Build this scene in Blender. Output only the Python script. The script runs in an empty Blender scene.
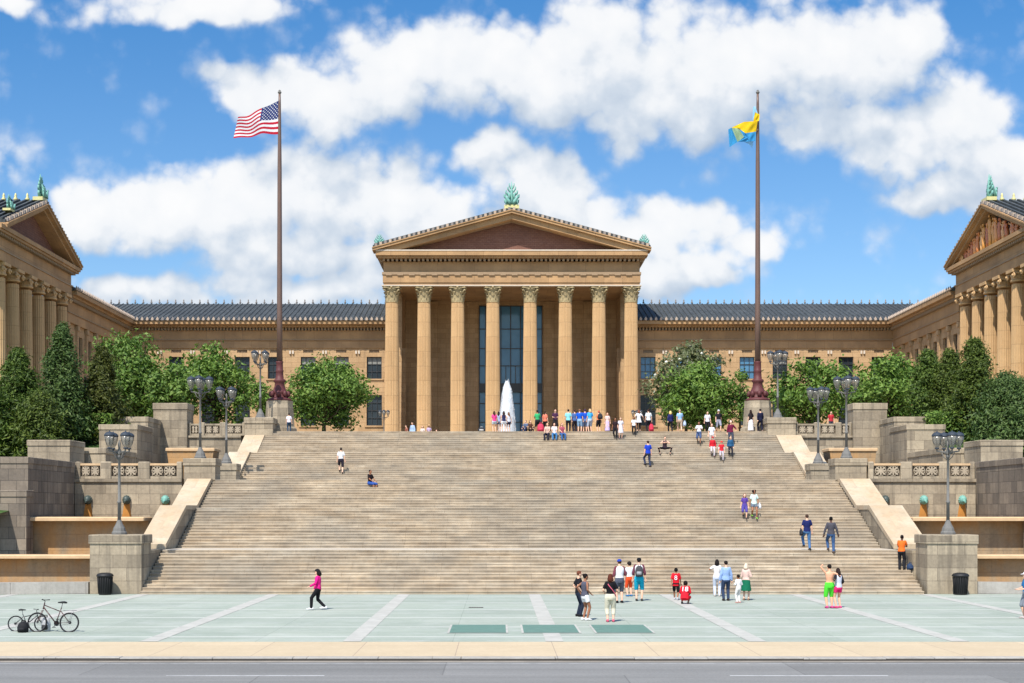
import bpy, bmesh, math, random
from mathutils import Vector, Matrix, Quaternion
rad = math.radians
scene = bpy.context.scene
COL = scene.collection
F, VX, VY, CX, H0 = 1422.2, 498.0, 510.0, -1.62, 4.0     # measured from the photograph: focal length, vanishing point, camera

# ------------------------------------------------------------------ helpers
def W(px, py, d):
    """photo measurement at distance d -> metres"""
    k = F / d
    return ((px - VX) / k + CX, d, H0 - (py - VY) / k)
def WX(px, d): return (px - VX) * d / F + CX

class MB:
    """collects shapes (metres, world axes) and links them as one mesh object"""
    def __init__(self): self.v = []; self.f = []; self.m = []; self.cur = 0; self.sm = []
    def mat(self, i): self.cur = i; return self
    def add(self, vs, fs, smooth=False):
        b = len(self.v); self.v += [tuple(p) for p in vs]
        for f in fs:
            self.f.append(tuple(i + b for i in f)); self.m.append(self.cur); self.sm.append(smooth)
    def box(self, x0, x1, y0, y1, z0, z1):
        self.add([(x0,y0,z0),(x1,y0,z0),(x1,y1,z0),(x0,y1,z0),(x0,y0,z1),(x1,y0,z1),(x1,y1,z1),(x0,y1,z1)],
                 [(0,3,2,1),(4,5,6,7),(0,1,5,4),(1,2,6,5),(2,3,7,6),(3,0,4,7)])
    def cbox(self, x0, x1, y0, y1, z0, z1, c=.04):
        """box with chamfered top and vertical edges"""
        def ring(z, e, k): 
            a, b, cc, d = x0+e, x1-e, y0+e, y1-e
            return [(a+k,cc,z),(b-k,cc,z),(b,cc+k,z),(b,d-k,z),(b-k,d,z),(a+k,d,z),(a,d-k,z),(a,cc+k,z)]
        vs = ring(z0,0,c)+ring(z1-c,0,c)+ring(z1,c,c*.6)
        fs = []
        for r in (0,8):
            for i in range(8): fs.append((r+i, r+(i+1)%8, r+8+(i+1)%8, r+8+i))
        fs.append(tuple(range(16,24))); fs.append(tuple(range(7,-1,-1)))
        self.add(vs, fs)
    def prism_x(self, poly, x0, x1):
        """polygon in (y,z) extruded along x"""
        n = len(poly)
        vs = [(x0,y,z) for y,z in poly] + [(x1,y,z) for y,z in poly]
        fs = [tuple(range(n)), tuple(range(2*n-1, n-1, -1))] + [(i,(i+1)%n,n+(i+1)%n,n+i) for i in range(n)]
        self.add(vs, fs)
    def prism_y(self, poly, y0, y1):
        n = len(poly)
        vs = [(x,y0,z) for x,z in poly] + [(x,y1,z) for x,z in poly]
        fs = [tuple(range(n)), tuple(range(2*n-1, n-1, -1))] + [(i,(i+1)%n,n+(i+1)%n,n+i) for i in range(n)]
        self.add(vs, fs)
    def prism_z(self, poly, z0, z1):
        n = len(poly)
        vs = [(x,y,z0) for x,y in poly] + [(x,y,z1) for x,y in poly]
        fs = [tuple(range(n)), tuple(range(2*n-1, n-1, -1))] + [(i,(i+1)%n,n+(i+1)%n,n+i) for i in range(n)]
        self.add(vs, fs)
    def lathe(self, prof, c=(0,0,0), seg=16, flute=0, smooth=True, cap=True, sx=1, sy=1):
        vs = []; n = seg
        for r, z in prof:
            for i in range(n):
                a = 2*math.pi*i/n
                rr = r*(1-flute*(1 if i % 2 else 0))
                vs.append((c[0]+rr*math.cos(a)*sx, c[1]+rr*math.sin(a)*sy, c[2]+z))
        fs = []
        for j in range(len(prof)-1):
            for i in range(n): fs.append((j*n+i, j*n+(i+1)%n, (j+1)*n+(i+1)%n, (j+1)*n+i))
        self.add(vs, fs, smooth)
        if cap:
            b = len(self.v) - len(vs)
            self.f.append(tuple(b+i for i in range(n-1,-1,-1))); self.m.append(self.cur); self.sm.append(False)
            t = b + (len(prof)-1)*n
            self.f.append(tuple(t+i for i in range(n))); self.m.append(self.cur); self.sm.append(False)
    def tube(self, pts, rs, seg=8, smooth=True, flat=1.0, up=None, round_end=False):
        pts = [Vector(p) for p in pts]
        if not isinstance(rs, (list, tuple)): rs = [rs]*len(pts)
        if round_end:
            d0 = (pts[0]-pts[1]).normalized(); d1 = (pts[-1]-pts[-2]).normalized()
            pts = [pts[0]+d0*rs[0]*.85, pts[0]+d0*rs[0]*.5] + pts + [pts[-1]+d1*rs[-1]*.5, pts[-1]+d1*rs[-1]*.85]
            rs = [rs[0]*.45, rs[0]*.85] + list(rs) + [rs[-1]*.85, rs[-1]*.45]
        n = len(pts); vs = []; prev = None
        for i, p in enumerate(pts):
            t = (pts[min(i+1,n-1)] - pts[max(i-1,0)]).normalized()
            ref = Vector(up) if up else (prev if prev else (Vector((0,1,0)) if abs(t.y) < .8 else Vector((1,0,0))))
            s = ref - t*ref.dot(t)
            if s.length < 1e-4: s = Vector((1,0,0)) - t*t.x
            s.normalize(); prev = s; q = t.cross(s)
            for k in range(seg):
                a = 2*math.pi*k/seg
                vs.append(p + s*(rs[i]*flat*math.cos(a)) + q*(rs[i]*math.sin(a)))
        fs = [(j*seg+i, j*seg+(i+1)%seg, (j+1)*seg+(i+1)%seg, (j+1)*seg+i) for j in range(n-1) for i in range(seg)]
        self.add(vs, fs, smooth)
        b = len(self.v)-len(vs)
        self.f.append(tuple(b+i for i in range(seg-1,-1,-1))); self.m.append(self.cur); self.sm.append(False)
        self.f.append(tuple(b+(n-1)*seg+i for i in range(seg))); self.m.append(self.cur); self.sm.append(False)
    def loft(self, rings, side=(1,0,0), seg=14, smooth=True):
        """rings: (centre, half-width, half-depth[, axis])"""
        side = Vector(side); vs = []; n = len(rings)
        for i, r in enumerate(rings):
            c = Vector(r[0])
            t = (Vector(rings[min(i+1,n-1)][0]) - Vector(rings[max(i-1,0)][0])).normalized()
            q = t.cross(side).normalized()
            for k in range(seg):
                a = 2*math.pi*k/seg
                vs.append(c + side*(r[1]*math.cos(a)) + q*(r[2]*math.sin(a)))
        fs = [(j*seg+i, j*seg+(i+1)%seg, (j+1)*seg+(i+1)%seg, (j+1)*seg+i) for j in range(n-1) for i in range(seg)]
        fs += [tuple(range(seg-1,-1,-1)), tuple((n-1)*seg+i for i in range(seg))]
        self.add(vs, fs, smooth)
    def ball(self, c, rx, ry=None, rz=None, seg=12, rings=8, R=None):
        ry = ry or rx; rz = rz or rx; c = Vector(c); vs = []
        for j in range(rings+1):
            t = math.pi*j/rings
            rr = max(math.sin(t), .02)
            for i in range(seg):
                a = 2*math.pi*i/seg
                p = Vector((rx*rr*math.cos(a), ry*rr*math.sin(a), -rz*math.cos(t)))
                vs.append(c + (R @ p if R else p))
        fs = [(j*seg+i, j*seg+(i+1)%seg, (j+1)*seg+(i+1)%seg, (j+1)*seg+i) for j in range(rings) for i in range(seg)]
        fs += [tuple(range(seg-1,-1,-1)), tuple(rings*seg+i for i in range(seg))]
        self.add(vs, fs, True)
    def mesh(self, name, off=(0,0,0), normals=True):
        me = bpy.data.meshes.new(name); o = Vector(off)
        me.from_pydata([tuple(Vector(p)-o) for p in self.v], [], self.f)
        me.polygons.foreach_set('material_index', self.m); me.polygons.foreach_set('use_smooth', self.sm)
        if normals:
            bm = bmesh.new(); bm.from_mesh(me); bmesh.ops.recalc_face_normals(bm, faces=bm.faces); bm.to_mesh(me); bm.free()
        me.update(); return me
    def build(self, name, mats, parent=None, normals=True):
        off = Vector((0,0,0)); p = parent
        while p is not None: off += p.location; p = p.parent
        me = self.mesh(name, off, normals)
        o = bpy.data.objects.new(name, me); COL.objects.link(o); o.parent = parent
        for m in (mats if isinstance(mats, (list, tuple)) else [mats]): me.materials.append(m)
        return o

def tag(o, label=None, cat=None, group=None, kind=None):
    if label: o['label'] = label
    if cat: o['category'] = cat
    if group: o['group'] = group
    if kind: o['kind'] = kind
    return o
def thing(name, loc, label, cat, group=None, rz=0):
    o = bpy.data.objects.new(name, None); COL.objects.link(o); o.location = loc; o.rotation_euler.z = rz
    o.empty_display_size = .2
    return tag(o, label, cat, group)
def dup(src, parent=None):
    c = src.copy(); COL.objects.link(c); c.parent = parent
    for ch in list(src.children): dup(ch, c)
    return c
def dup_thing(root, loc, label, rz=0):
    c = dup(root); c.location = loc; c.rotation_euler.z = rz; c['label'] = label; return c

# ------------------------------------------------------------------ materials
class NT:
    def __init__(self, name):
        self.m = bpy.data.materials.new(name); self.m.use_nodes = True
        self.t = self.m.node_tree; self.bsdf = self.t.nodes['Principled BSDF']
    def n(self, typ, ins=None, **props):
        nd = self.t.nodes.new(typ)
        for k, v in props.items(): setattr(nd, k, v)
        for k, v in (ins or {}).items():
            s = nd.inputs[k]
            if hasattr(v, 'is_linked'): self.t.links.new(v, s)
            else: s.default_value = v
        return nd
    def math(self, op, a, b=None, c=None, clamp=False):
        d = {0: a}
        if b is not None: d[1] = b
        if c is not None: d[2] = c
        return self.n('ShaderNodeMath', d, operation=op, use_clamp=clamp).outputs[0]
    def ramp(self, fac, stops):
        r = self.n('ShaderNodeValToRGB', {0: fac}); e = r.color_ramp.elements
        while len(e) < len(stops): e.new(.5)
        for el, (p, c) in zip(e, stops): el.position = p; el.color = c if len(c) == 4 else (*c, 1)
        return r.outputs[0]
    def mix(self, fac, a, b, mode='MIX'):
        nd = self.n('ShaderNodeMix', data_type='RGBA', blend_type=mode)
        for k, v in ((0, fac), (6, a), (7, b)):
            if hasattr(v, 'is_linked'): self.t.links.new(v, nd.inputs[k])
            else: nd.inputs[k].default_value = v if k == 0 or len(v) == 4 else (*v, 1)
        return nd.outputs[2]
    def noise(self, vec, scale, detail=4, rough=.55, dim='3D'):
        return self.n('ShaderNodeTexNoise', {'Vector': vec, 'Scale': scale, 'Detail': detail, 'Roughness': rough}).outputs[0]
    def obj(self): return self.n('ShaderNodeTexCoord').outputs['Object']
    def map(self, vec, scale=(1,1,1), loc=(0,0,0)):
        return self.n('ShaderNodeMapping', {'Vector': vec, 'Scale': scale, 'Location': loc}).outputs[0]
    def out(self, color=None, rough=.8, spec=.3, bump=None, bstr=.3, bdist=.02, metal=0):
        b = self.bsdf.inputs
        if color is not None:
            if hasattr(color, 'is_linked'): self.t.links.new(color, b['Base Color'])
            else: b['Base Color'].default_value = (*color, 1)
        b['Roughness'].default_value = rough; b['Specular IOR Level'].default_value = spec; b['Metallic'].default_value = metal
        if bump is not None:
            nd = self.n('ShaderNodeBump', {'Height': bump, 'Strength': bstr, 'Distance': bdist})
            self.t.links.new(nd.outputs[0], b['Normal'])
        return self.m

def srgb(r, g, b):
    f = lambda c: (c/255/12.92) if c <= 10 else ((c/255+.055)/1.055)**2.4
    return (f(r), f(g), f(b))

def wall_uv(t):
    """u runs along the wall, v up it, whichever way the face looks"""
    o = t.obj(); s = t.n('ShaderNodeSeparateXYZ', {0: o})
    g = t.n('ShaderNodeNewGeometry'); ns = t.n('ShaderNodeSeparateXYZ', {0: g.outputs['True Normal']})
    fx = t.math('GREATER_THAN', t.math('ABSOLUTE', ns.outputs[0]), .7)
    fz = t.math('GREATER_THAN', t.math('ABSOLUTE', ns.outputs[2]), .7)
    u = t.n('ShaderNodeMix', {0: fx, 2: s.outputs[0], 3: s.outputs[1]}, data_type='FLOAT').outputs[0]
    v = t.n('ShaderNodeMix', {0: fz, 2: s.outputs[2], 3: s.outputs[1]}, data_type='FLOAT').outputs[0]
    return o, t.n('ShaderNodeCombineXYZ', {0: u, 1: v}).outputs[0], s

def stone(name, c1, c2, bw, bh, mortar=.012, mcol=None, stain=(.25,.2,.15), stain_amt=.35, streak=.0, rough=.85, vary=.5, orange=0.0):
    t = NT(name); o, uv, s = wall_uv(t)
    mcol = mcol or tuple(c*.55 for c in c1)
    br = t.n('ShaderNodeTexBrick', {'Vector': uv, 'Color1': (*c1,1), 'Color2': (*c2,1), 'Mortar': (*mcol,1), 'Scale': 1, 'Mortar Size': mortar,
             'Mortar Smooth': .1, 'Bias': -.1, 'Brick Width': bw, 'Row Height': bh})
    big = t.noise(o, .35, 5, .6); fine = t.noise(o, 6, 6, .7)
    col = t.mix(t.math('MULTIPLY', t.ramp(big, [(.35,(0,0,0)),(.7,(1,1,1))]), stain_amt), br.outputs[0], stain)
    col = t.mix(vary, col, t.ramp(fine, [(.25,(.5,.5,.5)),(.75,(1,1,1))]), 'MULTIPLY')
    if streak:
        st = t.noise(t.map(o, (1.6,1.6,.12)), 1.5, 4, .6)
        col = t.mix(t.math('MULTIPLY', t.ramp(st, [(.5,(0,0,0)),(.72,(1,1,1))]), streak), col, (.06,.05,.042))
    if orange:
        on = t.noise(t.map(o, (.5,.5,.25), (7,3,1)), 1.3, 4, .6)
        col = t.mix(t.math('MULTIPLY', t.ramp(on, [(.42,(0,0,0)),(.62,(1,1,1))]), orange), col, (.42,.2,.05))
    h = t.math('ADD', t.math('MULTIPLY', br.outputs[1], -.8), t.math('MULTIPLY', fine, .5))
    return t.out(col, rough, .2, h, .5, .03)

def plain(name, c, rough=.6, spec=.3, metal=0, nscale=4, amt=.25, bump=0.0):
    t = NT(name); o = t.obj(); f = t.noise(o, nscale, 5, .65)
    col = t.mix(amt, (*c,1), t.ramp(f, [(.25,(.35,.35,.35)),(.75,(1.0,1.0,1.0))]), 'MULTIPLY')
    return t.out(col, rough, spec, f if bump else None, bump, .02, metal)

M = {}
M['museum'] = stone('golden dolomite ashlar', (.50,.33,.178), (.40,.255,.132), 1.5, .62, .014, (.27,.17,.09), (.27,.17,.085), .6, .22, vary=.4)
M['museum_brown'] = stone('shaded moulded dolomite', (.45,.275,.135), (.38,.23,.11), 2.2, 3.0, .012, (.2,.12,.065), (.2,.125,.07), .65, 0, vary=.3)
M['column'] = stone('column drum dolomite', (.555,.36,.182), (.485,.305,.15), 40, 1.75, .02, (.32,.2,.1), (.35,.22,.105), .5, .12, vary=.35)
M['capital'] = plain('carved capital stone', (.42,.33,.18), .8, .2, 0, 5, .6)
M['tympanum'] = stone('dark red tympanum', (.23,.115,.08), (.19,.09,.062), .5, .22, .012, (.1,.05,.04), (.12,.06,.05), .4, 0)
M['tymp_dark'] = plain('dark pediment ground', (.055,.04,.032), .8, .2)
M['dentil'] = plain('grey dentil moulding', (.30,.21,.13), .8, .2)
M['light_trim'] = plain('pale trim', (.55,.47,.38), .8, .2)
M['roof_tile'] = (lambda t: t.out(t.mix(.6, t.ramp(t.noise(t.map(t.obj(), (1.9,.5,.5)), 2.2, 4, .7), [(.3,(.034,.039,.04)),(.5,(.058,.064,.065)),(.72,(.092,.098,.097))]),
                 t.ramp(t.noise(t.obj(), .22, 4, .6), [(.3,(.4,.4,.4)),(.7,(1,1,1))]), 'MULTIPLY'), .6, .2))(NT('blue grey glazed tile'))
M['antefix'] = plain('pale antefix terracotta', (.40,.31,.235), .6, .3)
M['antefix_dark'] = plain('dark ridge finial', (.22,.19,.17), .6, .3)
M['patina'] = plain('green bronze patina', (.17,.38,.32), .6, .3, 0, 3, .5)
M['gold_base'] = plain('yellow glazed base', (.55,.5,.22), .5, .4)
M['frame'] = plain('dark bronze window frame', (.03,.028,.028), .4, .5)
M['glass'] = (lambda t: t.out(t.ramp(t.noise(t.obj(), .3, 3, .6), [(.3,(.010,.013,.016)),(.7,(.028,.038,.046))]), .12, .15))(NT('dark window glass'))
M['glass_blue'] = (lambda t: t.out(t.ramp(t.noise(t.obj(), .25, 3, .6), [(.3,(.04,.12,.21)),(.7,(.075,.20,.33))]), .08, .35))(NT('sky reflection glass'))  # the blue is the reflected sky, put into the pane's base colour
M['blind'] = plain('grey blind', (.22,.22,.2), .8, .2)

def stair_mat():
    t = NT('worn granite steps'); o, uv, s = wall_uv(t)
    row = t.math('ADD', t.math('FLOOR', t.math('DIVIDE', t.math('SUBTRACT', s.outputs[2], .003), .1525)), .5)   # one course of stone per step
    def run(sx, off, det=4): # blotches that run along a course and change from course to course
        return t.noise(t.n('ShaderNodeCombineXYZ', {0: t.math('MULTIPLY', s.outputs[0], sx), 1: t.math('MULTIPLY', row, 3.71), 2: off}).outputs[0], 1.0, det, .7)
    patch = t.noise(t.map(o, (.8,.5,.5)), .22, 5, .65); fine = t.noise(o, 9, 5, .7); mott = t.noise(t.map(o, (.6,1.6,3)), 1.5, 6, .72)
    col = t.ramp(run(.33, 0), [(.26,(.21,.163,.112)),(.40,(.35,.285,.208)),(.54,(.46,.385,.288)),(.72,(.53,.465,.365))])
    col = t.mix(t.math('MULTIPLY', t.ramp(run(.21, 7), [(.5,(0,0,0)),(.66,(1,1,1))]), .42), col, (.37,.27,.165))
    col = t.mix(t.math('MULTIPLY', t.ramp(run(.5, 13, 3), [(.54,(0,0,0)),(.68,(1,1,1))]), .40), col, (.19,.175,.15))
    col = t.mix(t.math('MULTIPLY', t.ramp(patch, [(.47,(0,0,0)),(.62,(1,1,1))]), .42), col, (.25,.24,.215))
    col = t.mix(.55, col, t.ramp(mott, [(.3,(.58,.56,.54)),(.66,(1.12,1.1,1.07))]), 'MULTIPLY')
    br = t.n('ShaderNodeTexBrick', {'Vector': t.n('ShaderNodeCombineXYZ', {0: s.outputs[0], 1: row}).outputs[0], 'Color1': (1.05,1.03,1.0,1), 'Color2': (.86,.84,.81,1), 'Mortar': (.5,.46,.42,1), 'Scale': 1,
             'Mortar Size': .01, 'Brick Width': 2.2, 'Row Height': 1.0, 'Bias': -.1}, offset=.37, offset_frequency=3, squash=.7, squash_frequency=5)
    col = t.mix(.75, col, br.outputs[0], 'MULTIPLY')
    g = t.n('ShaderNodeNewGeometry'); ns = t.n('ShaderNodeSeparateXYZ', {0: g.outputs['True Normal']})      # grime on the risers
    ry = t.math('GREATER_THAN', t.math('ABSOLUTE', ns.outputs[1]), .7)
    gr = t.ramp(run(.4, 21, 5), [(.36,(0,0,0)),(.62,(1,1,1))])
    col = t.mix(t.math('MULTIPLY', t.math('MULTIPLY', ry, gr), .5), col, (.16,.13,.10))
    chip = t.ramp(t.noise(t.map(o, (2,2,4)), 2.3, 3, .6), [(.68,(0,0,0)),(.73,(1,1,1))])
    col = t.mix(t.math('MULTIPLY', chip, .5), col, (.13,.11,.09))
    return t.out(col, .9, .15, fine, .4, .02)
M['stairs'] = stair_mat()
M['landing'] = stone('pale landing slabs', (.49,.43,.345), (.43,.375,.295), 1.8, 1.2, .01, (.36,.3,.24), (.4,.33,.25), .4, 0, vary=.4)
M['granite'] = stone('weathered grey granite blocks', (.455,.375,.265), (.245,.20,.145), 1.3, .62, .009, (.16,.125,.09), (.17,.135,.095), .6, .55, vary=.65)
M['granite_dark'] = stone('stained grey granite blocks', (.31,.25,.185), (.15,.125,.10), .85, .62, .012, (.08,.065,.055), (.11,.09,.075), .55, .6, vary=.55)
M['granite_rust'] = stone('rust streaked pool wall', (.36,.265,.16), (.30,.22,.135), 2.6, .9, .008, (.2,.15,.1), (.26,.2,.14), .4, .25, vary=.6, orange=.5)
M['lip'] = plain('orange stained coping', (.55,.38,.22), .8, .2, 0, 2, .4)
M['slab'] = stone('bleached limestone coping', (.52,.44,.325), (.44,.365,.265), 1.9, 1.35, .008, (.4,.33,.25), (.36,.28,.18), .6, .2, vary=.4, orange=.2)
M['lattice'] = plain('carved balustrade stone', (.40,.33,.24), .9, .2, 0, 3, .5)
M['lattice_back'] = plain('dark gap backing', (.2,.16,.12), .9, .2, 0, 3, .5)  # dark of the pierced gaps is put into this backing colour
M['rust'] = plain('rust stain', (.44,.19,.04), .8, .3, 0, 3, .5)
def plaza_mat():
    t = NT('mint green paving'); o = t.obj()
    a = t.noise(o, .18, 5, .6); b = t.noise(o, 5, 6, .7); cc = t.noise(t.map(o, (.25,1.2,1)), 1.0, 5, .65)
    col = t.ramp(a, [(.3,(.266,.303,.258)),(.7,(.325,.352,.302))])
    col = t.mix(.35, col, t.ramp(b, [(.3,(.68,.68,.68)),(.7,(1,1,1))]), 'MULTIPLY')
    col = t.mix(.4, col, t.ramp(cc, [(.3,(.78,.80,.77)),(.65,(1.04,1.04,1.02))]), 'MULTIPLY')
    slab = t.n('ShaderNodeTexBrick', {'Vector': o, 'Color1': (1.04,1.04,1.03,1), 'Color2': (.88,.89,.88,1), 'Mortar': (.66,.68,.66,1), 'Scale': 1, 'Mortar Size': .012, 'Brick Width': 3.0, 'Row Height': 2.1}, offset=0)
    col = t.mix(.8, col, slab.outputs[0], 'MULTIPLY')
    wear = t.noise(t.map(o, (.5,.5,.5), (4,9,0)), 1.1, 7, .75)
    col = t.mix(t.math('MULTIPLY', t.ramp(wear, [(.47,(0,0,0)),(.68,(1,1,1))]), .38), col, (.40,.405,.385))
    gum = t.n('ShaderNodeTexVoronoi', {'Vector': o, 'Scale': 1.6}).outputs[0]
    col = t.mix(t.math('MULTIPLY', t.ramp(gum, [(.03,(1,1,1)),(.06,(0,0,0))]), .4), col, (.1,.11,.1))
    sp = t.ramp(t.noise(o, 1.7, 2, .5), [(.66,(0,0,0)),(.74,(1,1,1))])
    col = t.mix(t.math('MULTIPLY', sp, .22), col, (.25,.27,.25))
    return t.out(col, .85, .2, b, .2, .01)
M['plaza'] = plaza_mat()
M['band'] = plain('white paving band', (.42,.41,.37), .85, .2, 0, 1.4, .45)
M['joint'] = plain('pale paving joint', (.50,.51,.46), .85, .2, 0, 3, .2)
M['panel_green'] = plain('teal paving panel', (.11,.195,.16), .8, .2, 0, 3, .35)
def sidewalk_mat():
    t = NT('tan sidewalk'); o, uv, s = wall_uv(t)
    br = t.n('ShaderNodeTexBrick', {'Vector': uv, 'Color1': (.50,.405,.275,1), 'Color2': (.46,.37,.25,1), 'Mortar': (.32,.25,.19,1), 'Scale': 1, 'Mortar Size': .012,
             'Brick Width': 2.8, 'Row Height': 4.2}, offset=0)
    n = t.noise(o, .8, 6, .7); n2 = t.noise(o, 7, 5, .7)
    col = t.mix(.4, br.outputs[0], t.ramp(n, [(.3,(.75,.73,.7)),(.7,(1,1,1))]), 'MULTIPLY')
    col = t.mix(.3, col, t.ramp(n2, [(.3,(.6,.6,.6)),(.7,(1,1,1))]), 'MULTIPLY')
    return t.out(col, .9, .15)
M['sidewalk'] = sidewalk_mat()
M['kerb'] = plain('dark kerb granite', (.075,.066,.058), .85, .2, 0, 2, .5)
def road_mat():
    t = NT('asphalt'); o = t.obj()
    a = t.noise(t.map(o, (.12,1,1)), .9, 5, .65); b = t.noise(o, 14, 4, .8)
    col = t.ramp(a, [(.3,(.165,.163,.155)),(.7,(.215,.21,.20))])
    track = t.noise(t.map(o, (.02,.9,1), (2,7,0)), 1.2, 4, .6)
    col = t.mix(t.math('MULTIPLY', t.ramp(track, [(.45,(0,0,0)),(.65,(1,1,1))]), .45), col, (.13,.127,.12))
    pt = t.n('ShaderNodeTexBrick', {'Vector': t.map(o, (1,1,1), (3,1.1,0)), 'Color1': (1.1,1.1,1.1,1), 'Color2': (.8,.8,.8,1), 'Mortar': (.62,.62,.62,1), 'Scale': 1, 'Mortar Size': .02, 'Brick Width': 9.0, 'Row Height': 3.3})
    col = t.mix(.7, col, pt.outputs[0], 'MULTIPLY')
    col = t.mix(.5, col, t.ramp(b, [(.3,(.55,.55,.55)),(.7,(1.1,1.1,1.1))]), 'MULTIPLY')
    return t.out(col, .85, .25, b, .3, .01)
M['road'] = road_mat()
M['paint'] = (lambda t: t.out(t.mix(t.ramp(t.noise(t.obj(), 3, 5, .7), [(.48,(0,0,0)),(.62,(.8,.8,.8))]), (.42,.42,.41), (.24,.24,.235)), .8, .2))(NT('worn road paint'))
M['grass'] = (lambda t: t.out(t.ramp(t.noise(t.obj(), 2.5, 6, .7), [(.3,(.02,.045,.012)),(.7,(.06,.11,.03))]), .9, .1))(NT('grass'))
M['courtyard'] = stone('courtyard paving', (.47,.39,.29), (.42,.35,.26), 1.2, 1.2, .01, (.22,.19,.15), (.25,.2,.16), .4, 0)
M['iron'] = plain('grey painted iron', (.15,.145,.135), .7, .2, 0, 6, .35)
M['lamp_cap'] = plain('blue grey lantern cap', (.03,.04,.055), .65, .25, 0, 6, .3)
def lampglass():
    t = NT('milky lantern glass')
    t.out(t.ramp(t.noise(t.obj(), 6, 3, .6), [(.3,(.16,.15,.13)),(.7,(.30,.285,.25))]), .15, .6)
    tr = t.n('ShaderNodeBsdfTransparent', {0: (.95,.93,.9,1)}); mx = t.n('ShaderNodeMixShader', {0: .5, 1: t.bsdf.outputs[0], 2: tr.outputs[0]})
    t.t.links.new(mx.outputs[0], t.t.nodes['Material Output'].inputs[0]); return t.m
M['lamp_glass'] = lampglass()
M['pole_maroon'] = plain('maroon painted steel', (.095,.026,.026), .6, .3, 0, 3, .35)
M['pole_brown'] = plain('brown painted pole', (.125,.072,.052), .45, .45, 0, 1.5, .3)
M['black_plastic'] = plain('black plastic', (.009,.009,.01), .6, .4)
M['rubber'] = plain('tyre rubber', (.015,.015,.016), .8, .2)
M['steel'] = plain('dull steel', (.2,.2,.21), .4, .5, .6)
# ------------------------------------------------------------------ the setting
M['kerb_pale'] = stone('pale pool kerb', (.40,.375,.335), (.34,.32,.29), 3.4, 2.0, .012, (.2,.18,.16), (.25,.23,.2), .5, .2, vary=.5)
M['gutter'] = plain('worn gutter concrete', (.27,.24,.2), .9, .15, 0, 1.5, .6)
RI, TR = .1525, .36
ZL1, ZL2, ZL3, ZL4, ZT = 13*RI, 27*RI, 38*RI, 52*RI, 64*RI
FL = [(67.4,13), (75.2,14), (81.0,11), (92.8,14), (100.2,12)]      # five flights: start distance, number of steps
DTOP = 100.2 + 12*TR
def ground_z(d):
    if d < 67.4: return 0.0
    z = 0.0; n = 0
    for s, c in FL:
        if d < s: return n*RI
        k = min(c, int((d-s)/TR) + 1)
        n += k
        if k < c: return n*RI
    return n*RI

g = MB(); g.add([(-700,-200,-.17),(700,-200,-.17),(700,900,-.17),(-700,900,-.17)], [(0,1,2,3)])
tag(g.build('ground', M['grass']), kind='structure')
r = MB(); r.add([(-300,6,-.086),(300,6,-.086),(300,38.55,-.086),(-300,38.55,-.086)], [(0,1,2,3)])
tag(r.build('road', M['road']), kind='structure')
mk = MB()
def strip(m, x0, x1, y0, y1, z): m.add([(x0,y0,z),(x1,y0,z),(x1,y1,z),(x0,y1,z)], [(0,1,2,3)])
for i in range(-6, 7): strip(mk, -9.8+13.9*i, -5.9+13.9*i, 35.0, 35.13, -.082)
strip(mk, -200, 200, 37.75, 37.82, -.082)
tag(mk.build('road_marking', M['paint']), kind='structure')
gu = MB(); strip(gu, -300, 300, 38.15, 38.56, -.083); tag(gu.build('gutter', M['gutter']), kind='structure')
kb = MB(); x = -120.0
random.seed(3)
while x < 120:
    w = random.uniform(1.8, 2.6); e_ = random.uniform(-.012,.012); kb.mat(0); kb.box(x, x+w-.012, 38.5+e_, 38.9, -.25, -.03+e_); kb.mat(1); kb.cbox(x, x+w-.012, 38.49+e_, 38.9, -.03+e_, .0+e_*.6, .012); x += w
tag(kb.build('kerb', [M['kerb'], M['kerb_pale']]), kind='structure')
s = MB(); s.box(-120, 120, 38.9, 43.2, -.2, -.004)
tag(s.build('sidewalk', M['sidewalk']), kind='structure')
p = MB(); p.box(-90, 90, 43.2, 67.7, -.2, .0)
p.mat(2)
for y in (44.7, 48.5, 52.7, 56.9, 61.1, 65.3): strip(p, -90, 90, y, y+.2, .004)
p.mat(1)
for i in range(-7, 8): strip(p, i*6.17-.17, i*6.17+.37, 43.22, 67.38, .008)
for x0, x1 in ((-3.2,-1.36), (-.78,1.02), (1.6,3.42)):
    p.mat(1); strip(p, x0-.07, x1+.07, 46.13, 49.47, .012); p.mat(3); strip(p, x0, x1, 46.2, 49.4, .016)
tag(p.build('plaza', [M['plaza'], M['band'], M['joint'], M['panel_green']]), kind='structure')
# court in front of the museum
c = MB(); c.box(-62, 62, DTOP+.1, 262, 5.0, ZT-.006)
tag(c.build('courtyard', M['courtyard']), kind='structure')
# planted slopes beside the terraces
def hill_z(x, y):
    a = abs(x)
    t = max(0, min(1, (y-73)/30.0)); base = 3.6 + 5.6*t
    o = max(0, min(1, (a-27)/14)); return base + .9*o + .25*math.sin(x*.5)*math.cos(y*.4)
for sgn in (-1, 1):
    h = MB(); nx, ny = 24, 30; vs = []
    for j in range(ny+1):
        for i in range(nx+1):
            xx = sgn*(27.4 + 45*i/nx); yy = 73.2 + 60*j/ny
            vs.append((xx, yy, hill_z(xx, yy) if yy < 112 else max(hill_z(xx,yy), ZT-.2)))
    h.add(vs, [(j*(nx+1)+i, j*(nx+1)+i+1, (j+1)*(nx+1)+i+1, (j+1)*(nx+1)+i) for j in range(ny) for i in range(nx)], True)
    tag(h.build('hill', M['grass']), kind='structure')

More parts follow.
